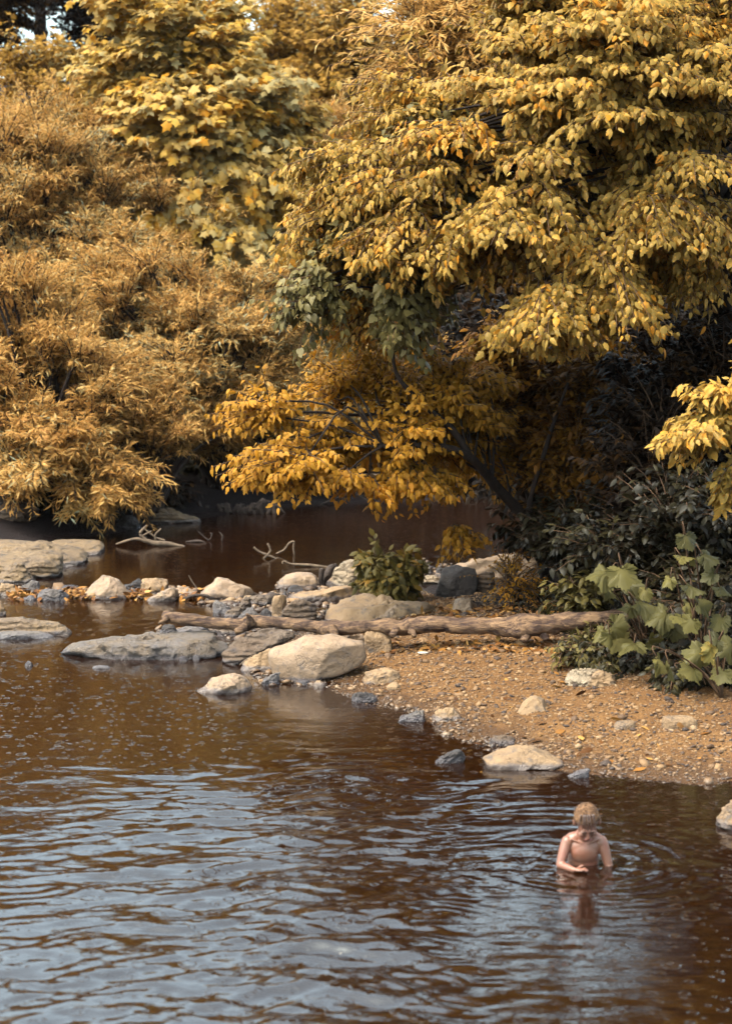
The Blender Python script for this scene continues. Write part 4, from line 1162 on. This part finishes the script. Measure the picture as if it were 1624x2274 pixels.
# ------------------------------------------------------------------ wood in and by the water
def wood(name, label, cat, lines, mat, group=None, seed=0, sides=8, wob=0.2):
    b0 = np.array(lines[0][0][0][:3]) if False else None
    bag = Bag()
    for ln in lines:
        pts = np.array([list(p) for p, r in ln]); rr = np.array([r for p, r in ln])
        a = smoothline(np.column_stack([pts, rr]), 8 * len(ln))
        V, Fc = tube(a[:, :3], np.maximum(a[:, 3], 0.002), sides, wob, seed)
        bag.add(V, Fc)
    o = bag.build(name, M[mat])
    return setp(o, label, cat, group)


def lg(x, y, d=None, z=0.3):
    return P(x, y, d)


LD = 20.2
log_c = [((366, 1369), 14, .55), ((395, 1373), 15, .5), ((470, 1381), 15, .45), ((540, 1387), 16, .4), ((562, 1380), 19, .38), ((640, 1385), 16, .3), ((700, 1390), 16, .25), ((735, 1395), 21, .2), ((800, 1393), 17, .15),
         ((860, 1390), 19, .12), ((900, 1393), 20, .1), ((960, 1387), 20, .05), ((1060, 1389), 21, 0), ((1120, 1391), 23, -.05), ((1165, 1390), 29, -.1), ((1205, 1388), 26, -.12), ((1260, 1380), 21, -.15),
         ((1340, 1371), 18, -.2), ((1400, 1365), 16, -.2), ((1480, 1362), 19, -.2), ((1560, 1358), 24, -.2), ((1700, 1352), 27, -.2)]
lt = thing('fallen_log', 'long weathered driftwood log lying across the stones and gravel', 'log', P(900, 1410, LD))
pl = np.array([[*P(x, y, LD + dd), r / F * LD] for (x, y), r, dd in [(q_[0], q_[1], q_[2] * 1.6) for q_ in log_c]])
pl[:, 3] *= 0.9
a = smoothline(pl, 150)
V, Fc = tube(a[:, :3], a[:, 3], 24, 0.22, 4)
mesh_obj('trunk', V, Fc, M['log'], lt)
for (x0, y0, r0_, x1, y1, r1_, nm, dz) in ((1170, 1400, 13, 1160, 1424, 8, 'knot', -.1), (1200, 1400, 14, 1212, 1422, 6, 'knot', -.1), (880, 1396, 9, 868, 1412, 6, 'knot', .05), (912, 1400, 9, 920, 1414, 4, 'knot', .05),
                                           (556, 1385, 12, 548, 1363, 4, 'branch_stub', .3), (735, 1395, 13, 745, 1413, 6, 'knot', .15), (545, 1392, 11, 522, 1402, 7, 'branch_stub', .3), (372, 1372, 9, 352, 1384, 3, 'branch_stub', .5)):
    V, Fc = tube(smoothline(np.array([P(x0, y0, LD + dz * 1.6 - 0.03), P((x0 + x1) / 2 + 2, (y0 + y1) / 2, LD + dz * 1.6 - .07), P(x1, y1, LD + dz * 1.6 - 0.1)]), 9), np.linspace(r0_, r1_, 9) / F * LD, 10, 0.25, 6)
    mesh_obj(nm, V, Fc, M['log'], lt)

DW = 'dead branches in the creek'
def wl_(x, y, h=0.0):           # point standing h above the water at sheet row y
    g_ = G(x, y); return g_ + [0, 0, h]


def pix(pts, d):
    return [(P(x, y, d), r / F * d) for x, y, r in pts]


d0 = G(350, 1212)[1]
wood('driftwood_branch', 'bleached forked branch stranded in water under the willow', 'driftwood',
     [pix([(258, 1208, 2), (300, 1196, 3.5), (325, 1201, 5), (350, 1206, 6), (370, 1207, 6), (410, 1213, 2.5)], d0), pix([(330, 1204, 4), (312, 1185, 4), (326, 1166, 2)], d0),
      pix([(318, 1172, 1.5), (345, 1192, 2), (366, 1200, 3)], d0 + .1), pix([(345, 1200, 3), (346, 1186, 2.5), (358, 1174, 2)], d0 - .1), pix([(316, 1190, 3), (338, 1178, 1.2)], d0)], 'drift', DW)
d0 = G(590, 1240)[1]
wood('driftwood_branch', 'crossed twisted twigs poking from the dark pool', 'driftwood',
     [pix([(563, 1215, 2.5), (575, 1224, 2.5), (597, 1233, 3), (615, 1242, 2)], d0), pix([(594, 1206, 2), (600, 1222, 3), (592, 1233, 3), (583, 1243, 2)], d0)], 'drift', DW)
d0 = G(640, 1232)[1]
wood('driftwood_branch', 'hooked twig arching out of the pool right of crossed twigs', 'driftwood',
     [pix([(613, 1229, 2), (630, 1221, 2.5), (642, 1206, 2.5), (652, 1203, 2.5), (651, 1216, 2.2), (654, 1234, 1.6)], d0)], 'drift', DW)
d0 = G(680, 1258)[1]
wood('driftwood_branch', 'half sunk branch with hooked end leading to dead stump', 'driftwood',
     [pix([(627, 1252, 1.6), (630, 1246, 2), (648, 1252, 2.5), (690, 1255, 4), (730, 1260, 3)], d0)], 'drift', DW)
d0 = G(728, 1300)[1]
wood('stump', 'dark broken stump wedged beside the whitish layered boulder', 'stump',
     [pix([(716, 1304, 7), (712, 1285, 6), (715, 1262, 4)], d0), pix([(718, 1300, 8), (728, 1270, 9), (740, 1256, 6), (748, 1262, 4)], d0 + .15)], 'darkwood', wob=.4)
wood('stick', 'thin straight stick rising between split stone and wedge stone', 'stick', [pix([(419, 1277, 1.1), (430, 1296, 1.4), (448, 1320, 1.6)], 25)], 'drift', DW)
wood('stick', 'curved dark stick lying on leaves before the wedge stone', 'stick', [pix([(405, 1334, 2.5), (425, 1323, 3.5), (455, 1322, 3.5), (490, 1328, 2.5), (500, 1320, 1.5)], G(450, 1334)[1])], 'darkwood', DW)
wood('stick', 'short broken stick leaning under dark layered rock', 'stick', [pix([(532, 1476, 1.6), (545, 1466, 2), (560, 1455, 1.2)], G(545, 1480)[1])], 'drift', DW)
wood('driftwood_branch', 'grey driftwood piece lying behind the weed plant', 'driftwood', [pix([(876, 1247, 3), (905, 1245, 4), (944, 1241, 3)], G(910, 1249)[1])], 'drift', DW)
wood('driftwood_branch', 'flat dark snag floating right of the bleached branch', 'driftwood', [pix([(413, 1203, 2), (440, 1201, 3), (455, 1204, 1)], G(440, 1204)[1])], 'darkwood', DW)
wood('driftwood_branch', 'small forked snag barely above water left of upright snag', 'driftwood', [pix([(440, 1180, 1), (462, 1198, 1.6), (470, 1190, 1.6), (468, 1182, 2.2)], G(460, 1200)[1])], 'darkwood', DW)
wood('driftwood_branch', 'little upright snag in middle of the dark pool', 'driftwood', [pix([(486, 1180, 1), (494, 1190, 2.5), (492, 1200, 2)], G(492, 1201)[1])], 'darkwood', DW)
FB = 'dead wood on the far bank'
wood('fallen_branch', 'thick pale branch lying across the far bank behind golden sprays', 'branch', [pix([(640, 1122, 5), (690, 1098, 7), (760, 1062, 6), (860, 1055, 4)], 34.5)], 'drift', FB)
wood('fallen_branch', 'thin pale branch angled over the dark far bank', 'branch', [pix([(500, 1128, 2), (530, 1105, 3), (580, 1080, 2)], 34), pix([(560, 1150 - 40, 1.5), (640, 1100, 2), (700, 1085, 1)], 35)], 'drift', FB)
wood('fallen_branch', 'tangled bare twigs hanging to the pool under golden leaves', 'branch', [pix([(690, 1130, 1.5), (760, 1100, 3), (850, 1078, 2)], 34), pix([(780, 1090, 1.5), (830, 1120, 1.5), (850, 1125, 1)], 34), pix([(700, 1090, 2), (790, 1115, 1.5), (800, 1118, 1)], 34.3)], 'darkwood', FB)
wood('fallen_log', 'mossy log half buried on the far bank above the flat tan rock', 'log', [pix([(322, 1110, 5), (350, 1106, 7), (400, 1110, 5), (410, 1118, 3)], 33.2)], 'drift', FB)
rw = np.random.default_rng(9)
lines = []
for k in range(22):
    x = rw.uniform(445, 610); y = 1118 + rw.uniform(0, 20); d_ = G(x, 1140)[1]
    lines.append(pix([(x, y + 10, 5), (x + rw.uniform(-14, 14), y - rw.uniform(0, 14), rw.uniform(3, 6)), (x + rw.uniform(-26, 26), y + 6, 2)], d_))
wood('tree_roots', 'gnarled tangle of roots at the foot of the far bank', 'roots', lines, 'darkwood', FB, wob=.4)

# white shell
V, Fc = ico(3)
c0 = GB(938, 1452)
q = V * np.array([0.055, 0.04, 0.016]); q[:, 2] -= 0.012 * (1 - (V[:, 0] ** 2 + V[:, 1] ** 2)) * (V[:, 2] > 0)
o = mesh_obj('shell', q + c0 + [0, 0, 0.016], Fc, plain('shell_white', (0.36, 0.32, 0.27), 0.4), loc=c0)
setp(o, 'small white mussel shell lying open on gravel below the log', 'shell')

# ------------------------------------------------------------------ the boy
def capsule(bag, a, b, ra, rb, n=10, sides=16, mid=None):
    """tapered limb segment with round ends"""
    a, b = np.array(a, float), np.array(b, float)
    L = np.linalg.norm(b - a); d = (b - a) / max(L, 1e-6)
    th = np.linspace(0, math.pi / 2, 5)
    pts, rr = [], []
    for x in th[::1]:
        pts.append(a - d * ra * math.cos(x)); rr.append(max(ra * math.sin(x), 1e-4))
    for k in np.linspace(0, 1, n)[1:-1]:
        m = 1.0 if mid is None else 1 + (mid - 1) * math.sin(math.pi * k)
        pts.append(a + (b - a) * k); rr.append((ra + (rb - ra) * k) * m)
    for x in th[::-1]:
        pts.append(b + d * rb * math.cos(x)); rr.append(max(rb * math.sin(x), 1e-4))
    V, Fc = tube(np.array(pts), np.array(rr), sides)
    bag.add(V, Fc)


def ell(bag, c, r, rot=None, sub=3):
    V, Fc = ico(sub)
    V = V * np.array(r)
    if rot is not None: V = V @ rot.T
    bag.add(V + np.array(c), Fc)


def rotx(a):
    c, s = math.cos(a), math.sin(a)
    return np.array([[1, 0, 0], [0, c, -s], [0, s, c]])


def roty(a):
    c, s = math.cos(a), math.sin(a)
    return np.array([[c, 0, s], [0, 1, 0], [-s, 0, c]])


def rotz(a):
    c, s = math.cos(a), math.sin(a)
    return np.array([[c, -s, 0], [s, c, 0], [0, 0, 1]])


t = NT('skin')
tc = t.new('TexCoord').outputs['Object']
c = t.mix(t.math('MULTIPLY', t.math('SUBTRACT', t.noise(tc, 12, 3), 0.4), 3, True), (0.150, 0.064, 0.040), (0.162, 0.056, 0.036))
b = t.new('Bump', Strength=0.1, Distance=0.004, Height=t.noise(tc, 200, 2))
pb = t.new('BsdfPrincipled', Base__Color=c, Roughness=0.38, Normal=b.outputs[0])
pb.inputs['Subsurface Weight'].default_value = 0.15
pb.inputs['Subsurface Radius'].default_value = (0.02, 0.008, 0.004)
t.l.new(pb.outputs[0], t.out.inputs['Surface'])
SKIN = t.m
B0 = BOY + np.array([0, 0.02, 0])
boy_root = thing('person', 'bare chested child bending forward in the water with wet fringe and one raised forearm', 'person', [B0[0], B0[1], -0.7])
HS = 1.14                                               # size of the head
HC = np.array([0.005, -0.095, 0.318])                    # centre of the head
HR = rotx(math.radians(35)) @ roty(math.radians(-4))      # face turned down to the water
def hp(x, y, z):
    return HC + HR @ (np.array([x, y, z]) * HS)


bag = Bag()
# legs and pelvis, kneeling under the water
capsule(bag, (-0.07, 0.14, -0.30), (-0.09, -0.08, -0.55), 0.075, 0.05); capsule(bag, (0.07, 0.14, -0.30), (0.09, -0.08, -0.55), 0.075, 0.05)
capsule(bag, (-0.09, -0.08, -0.55), (-0.10, 0.22, -0.62), 0.048, 0.03); capsule(bag, (0.09, -0.08, -0.55), (0.10, 0.22, -0.62), 0.048, 0.03)
capsule(bag, (-0.10, 0.22, -0.62), (-0.10, 0.34, -0.64), 0.028, 0.02); capsule(bag, (0.10, 0.22, -0.62), (0.10, 0.34, -0.64), 0.028, 0.02)
ell(bag, (0, 0.14, -0.27), (0.125, 0.095, 0.10))
ell(bag, (0, 0.10, -0.13), (0.095, 0.070, 0.14), rotx(0.2))
ell(bag, (0, 0.045, 0.02), (0.106, 0.072, 0.15), rotx(0.3))
ell(bag, (0, 0.012, 0.11), (0.112, 0.064, 0.085), rotx(0.4))
ell(bag, (0, -0.006, 0.08), (0.095, 0.050, 0.085), rotx(0.35))
for s in (-1, 1):
    ell(bag, (s * 0.070, 0.02, 0.180), (0.066, 0.046, 0.042), roty(s * 0.30))
    ell(bag, (s * 0.115, 0.0, 0.155), (0.040, 0.042, 0.047))
    capsule(bag, (s * 0.02, -0.044, 0.160), (s * 0.09, -0.024, 0.186), 0.008, 0.009)
capsule(bag, (0, 0.02, 0.16), (0, -0.05, 0.255), 0.045, 0.042)
capsule(bag, (-0.05, 0.03, 0.18), (-0.015, -0.01, 0.235), 0.035, 0.03); capsule(bag, (0.05, 0.03, 0.18), (0.015, -0.01, 0.235), 0.035, 0.03)
# arm at the left of the picture: elbow at the water, forearm lying across
capsule(bag, (-0.122, -0.005, 0.150), (-0.165, -0.055, 0.018), 0.037, 0.028, mid=1.05)
capsule(bag, (-0.165, -0.055, 0.018), (-0.085, -0.15, 0.012), 0.028, 0.019, mid=1.08)
# hand: palm, four fingers, thumb
hnd = np.array([-0.085, -0.15, 0.014]); hd = unit(np.array([0.93, -0.30, 0.05])); hs = unit(np.array([0.30, 0.93, 0.0]))
ell(bag, hnd + hd * 0.032, (0.034, 0.026, 0.013), rotz(math.atan2(hd[1], hd[0])))
for k, (o_, L_) in enumerate(((-0.020, 0.034), (-0.007, 0.040), (0.007, 0.037), (0.019, 0.028))):
    s0 = hnd + hd * 0.056 + hs * o_; s1 = s0 + hd * L_ * 0.5 + [0, 0, 0.007]; s2 = s1 + hd * L_ * 0.5 + [0, 0, -0.010]
    capsule(bag, s0, s1, 0.0075, 0.0068, 5, 8); capsule(bag, s1, s2, 0.0068, 0.006, 5, 8)
s0 = hnd + hd * 0.020 + hs * 0.022; s1 = s0 + hd * 0.018 + hs * 0.016 + [0, 0, 0.012]; s2 = s1 + hd * 0.018 + [0, 0, 0.006]
capsule(bag, s0, s1, 0.009, 0.008, 5, 8); capsule(bag, s1, s2, 0.008, 0.0065, 5, 8)
# other arm reaching down into the water
capsule(bag, (0.122, -0.005, 0.150), (0.162, -0.02, 0.00), 0.037, 0.028, mid=1.05)
capsule(bag, (0.162, -0.02, 0.00), (0.180, -0.15, -0.14), 0.028, 0.019, mid=1.05)
hnd = np.array([0.180, -0.15, -0.14]); hd = unit(np.array([0.05, -0.75, -0.6])); hs = np.array([1.0, 0, 0])
ell(bag, hnd + hd * 0.03, (0.026, 0.034, 0.014), rotx(-0.6))
for o_, L_ in ((-0.020, 0.034), (-0.007, 0.040), (0.007, 0.037), (0.019, 0.028)):
    s0 = hnd + hd * 0.054 + hs * o_; capsule(bag, s0, s0 + hd * L_ + [0, 0, -0.008], 0.0075, 0.006, 5, 8)
capsule(bag, hnd + hd * 0.02 - hs * 0.022, hnd + hd * 0.05 - hs * 0.038, 0.009, 0.007, 5, 8)
# head
ell(bag, hp(0, 0.012, 0.025), (0.073, 0.090, 0.082), HR, 4)
ell(bag, hp(0, -0.030, -0.020), (0.062, 0.056, 0.070), HR, 4)
ell(bag, hp(0, -0.050, -0.068), (0.032, 0.030, 0.026), HR)          # chin
ell(bag, hp(0, -0.020, -0.060), (0.052, 0.050, 0.028), HR)          # jaw
for s in (-1, 1):
    ell(bag, hp(s * 0.034, -0.062, -0.030), (0.024, 0.020, 0.022), HR)      # cheeks
    ell(bag, hp(s * 0.024, -0.076, 0.012), (0.024, 0.012, 0.009), HR)       # brow
    ell(bag, hp(s * 0.0255, -0.071, -0.006), (0.0145, 0.0115, 0.0095), HR)  # eyeball under its lid
    ell(bag, hp(s * 0.0735, 0.010, -0.002), (0.009, 0.018, 0.028), HR @ rotz(s * -0.35))   # ear
    ell(bag, hp(s * 0.072, 0.004, -0.012), (0.010, 0.012, 0.020), HR)
capsule(bag, hp(0, -0.080, 0.004), hp(0, -0.096, -0.026), 0.0075, 0.0105, 6, 10)
for s in (-1, 1): ell(bag, hp(s * 0.010, -0.088, -0.028), (0.0075, 0.008, 0.0065), HR)
ell(bag, hp(0, -0.082, -0.046), (0.020, 0.009, 0.0065), HR); ell(bag, hp(0, -0.079, -0.055), (0.016, 0.009, 0.0065), HR)
tmp = bag.build('tmp', SKIN, loc=(0, 0, 0))
md = tmp.modifiers.new('r', 'REMESH'); md.mode = 'VOXEL'; md.voxel_size = 0.0042; md.use_smooth_shade = True
sm = tmp.modifiers.new('s', 'SMOOTH'); sm.factor = 0.5; sm.iterations = 4
dg = bpy.context.evaluated_depsgraph_get(); dg.update()
me = bpy.data.meshes.new_from_object(tmp.evaluated_get(dg))
bpy.data.objects.remove(tmp)
me.name = 'body'
me.materials.clear(); me.materials.append(SKIN)
off = Vector((0, 0, 0.7))
for v in me.vertices: v.co += off
me.polygons.foreach_set('use_smooth', np.ones(len(me.polygons), dtype=bool))
bo = bpy.data.objects.new('body', me); COL.objects.link(bo); bo.parent = boy_root
BW = B0.copy(); BW[2] = 0


def bpart(name, V, Fc, mat, smooth=True):
    return mesh_obj(name, V + BW, Fc, mat, boy_root, smooth)


# hair: cap of the skull plus wet strands falling over the forehead
HAIR = bark_mat('wet_fair_hair', (0.10, 0.052, 0.03), (0.30, 0.16, 0.085), 60, 0.5, 'N')
HAIRD = plain('dark_wet_hair', (0.05, 0.026, 0.02), 0.3)
V, Fc = ico(5)
L = V * np.array([0.0765, 0.094, 0.086])
keep_line = -0.030 + 0.070 * np.clip(-V[:, 1], 0, 1) ** 0.8 + 0.02 * np.abs(V[:, 0]) * (V[:, 1] < 0)
keep = L[:, 2] > keep_line - 0.012 * np.abs(fbm(V * 7, 2, 2))
L = L + unit(V) * (0.0035 * fbm(np.column_stack([V[:, 0] * 16, V[:, 1] * 4, V[:, 2] * 5]), 3, 4))[:, None]
L[:, 2] += 0.025 ; L[:, 1] += 0.012
fk = keep[Fc].all(1)
# shrink the border inwards so the cap closes on the skull
used = np.unique(Fc[fk]); remap = -np.ones(len(V), int); remap[used] = np.arange(len(used))
cap = (L[used] * HS @ HR.T) + HC
hair_o = bpart('hair', cap, remap[Fc[fk]], HAIR)
so = hair_o.modifiers.new('t', 'SOLIDIFY'); so.thickness = 0.006; so.offset = -1
bag = Bag()
rh = np.random.default_rng(4)
for k in range(7):
    x0 = -0.050 + 0.100 * k / 6 + rh.normal(0, 0.003)
    yy = lambda x, z: -0.090 * math.sqrt(max(0.05, 1 - (x / 0.08) ** 2 - max(0, (z - 0.03)) ** 2 / 0.0075)) + 0.004
    zend = 0.016 + rh.uniform(-0.016, 0.010) + 0.10 * abs(x0) * 0.3
    p_ = [hp(x0 * 0.7, -0.030, 0.1085), hp(x0 * 0.8, yy(x0 * 0.8, 0.085) + 0.002, 0.088), hp(x0 * 0.95, yy(x0 * .95, 0.06) - 0.004, 0.064), hp(x0, -0.088 * math.sqrt(1 - (x0 / 0.085) ** 2) - 0.001, 0.038), hp(x0 + rh.normal(0, 0.003), -0.089 * math.sqrt(1 - (x0 / 0.085) ** 2), zend)]
    V, Fc = tube(smoothline(np.array(p_), 10), np.linspace(0.0062, 0.0014, 10), 6)
    bag.add(V + BW, Fc)
bag.build('fringe', HAIRD, hair_o)
bag = Bag()
for k in range(50):                                   # short tousled locks on the crown
    v = unit(rh.normal(0, 1, 3)); v[2] = abs(v[2])
    if v[1] < -0.5: continue
    a = v * np.array([0.079, 0.096, 0.087]) + [0, 0.012, 0.025]
    e = a + unit(np.array([v[0] * 0.5, -0.55, 0.15]) + rh.normal(0, 0.3, 3)) * rh.uniform(0.012, 0.026)
    V, Fc = tube(smoothline(np.array([hp(*a), hp(*((a + e) / 2 + v * 0.004)), hp(*e)]), 5), np.linspace(0.0028, 0.0006, 5), 4)
    bag.add(V + BW, Fc)
bag.build('locks', HAIR, hair_o)
for s in (-1, 1):
    bag = Bag(); capsule(bag, hp(s * 0.012, -0.0885, 0.017), hp(s * 0.038, -0.082, 0.016), 0.0028, 0.0018, 6, 6)
    V, Fc = np.concatenate(bag.v), np.concatenate(bag.f); bpart('eyebrow', V, Fc, HAIRD)
    bag = Bag(); capsule(bag, hp(s * 0.014, -0.0825, -0.011), hp(s * 0.037, -0.079, -0.011), 0.0022, 0.0016, 6, 6)
    V, Fc = np.concatenate(bag.v), np.concatenate(bag.f); bpart('eyelash', V, Fc, HAIRD)
LIP = plain('lip', (0.26, 0.08, 0.075), 0.35)
bag = Bag(); capsule(bag, hp(-0.017, -0.0855, -0.0505), hp(0.017, -0.0855, -0.0505), 0.0042, 0.0042, 6, 8)
bpart('mouth', np.concatenate(bag.v), np.concatenate(bag.f), LIP)

# ------------------------------------------------------------------ rain haze between the banks
t = NT('rain_haze')
pv = t.new('VolumePrincipled', Density=0.00006, Color=(0.80, 0.84, 0.95, 1))
t.l.new(pv.outputs[0], t.out.inputs['Volume'])
hx, hy0, hy1, hz0, hz1 = 130, -6, 195, -3, 34
V = np.array([[x, y, z] for x in (-hx, hx) for y in (hy0, hy1) for z in (hz0, hz1)], float)
Fq = np.array([[0, 1, 3, 2], [4, 6, 7, 5], [0, 4, 5, 1], [2, 3, 7, 6], [0, 2, 6, 4], [1, 5, 7, 3]])
o = mesh_obj('haze', V, Fq, t.m, smooth=False, loc=(0, 0, 0)); setp(o, 'thin rain haze hanging over the creek', 'haze', kind='stuff')
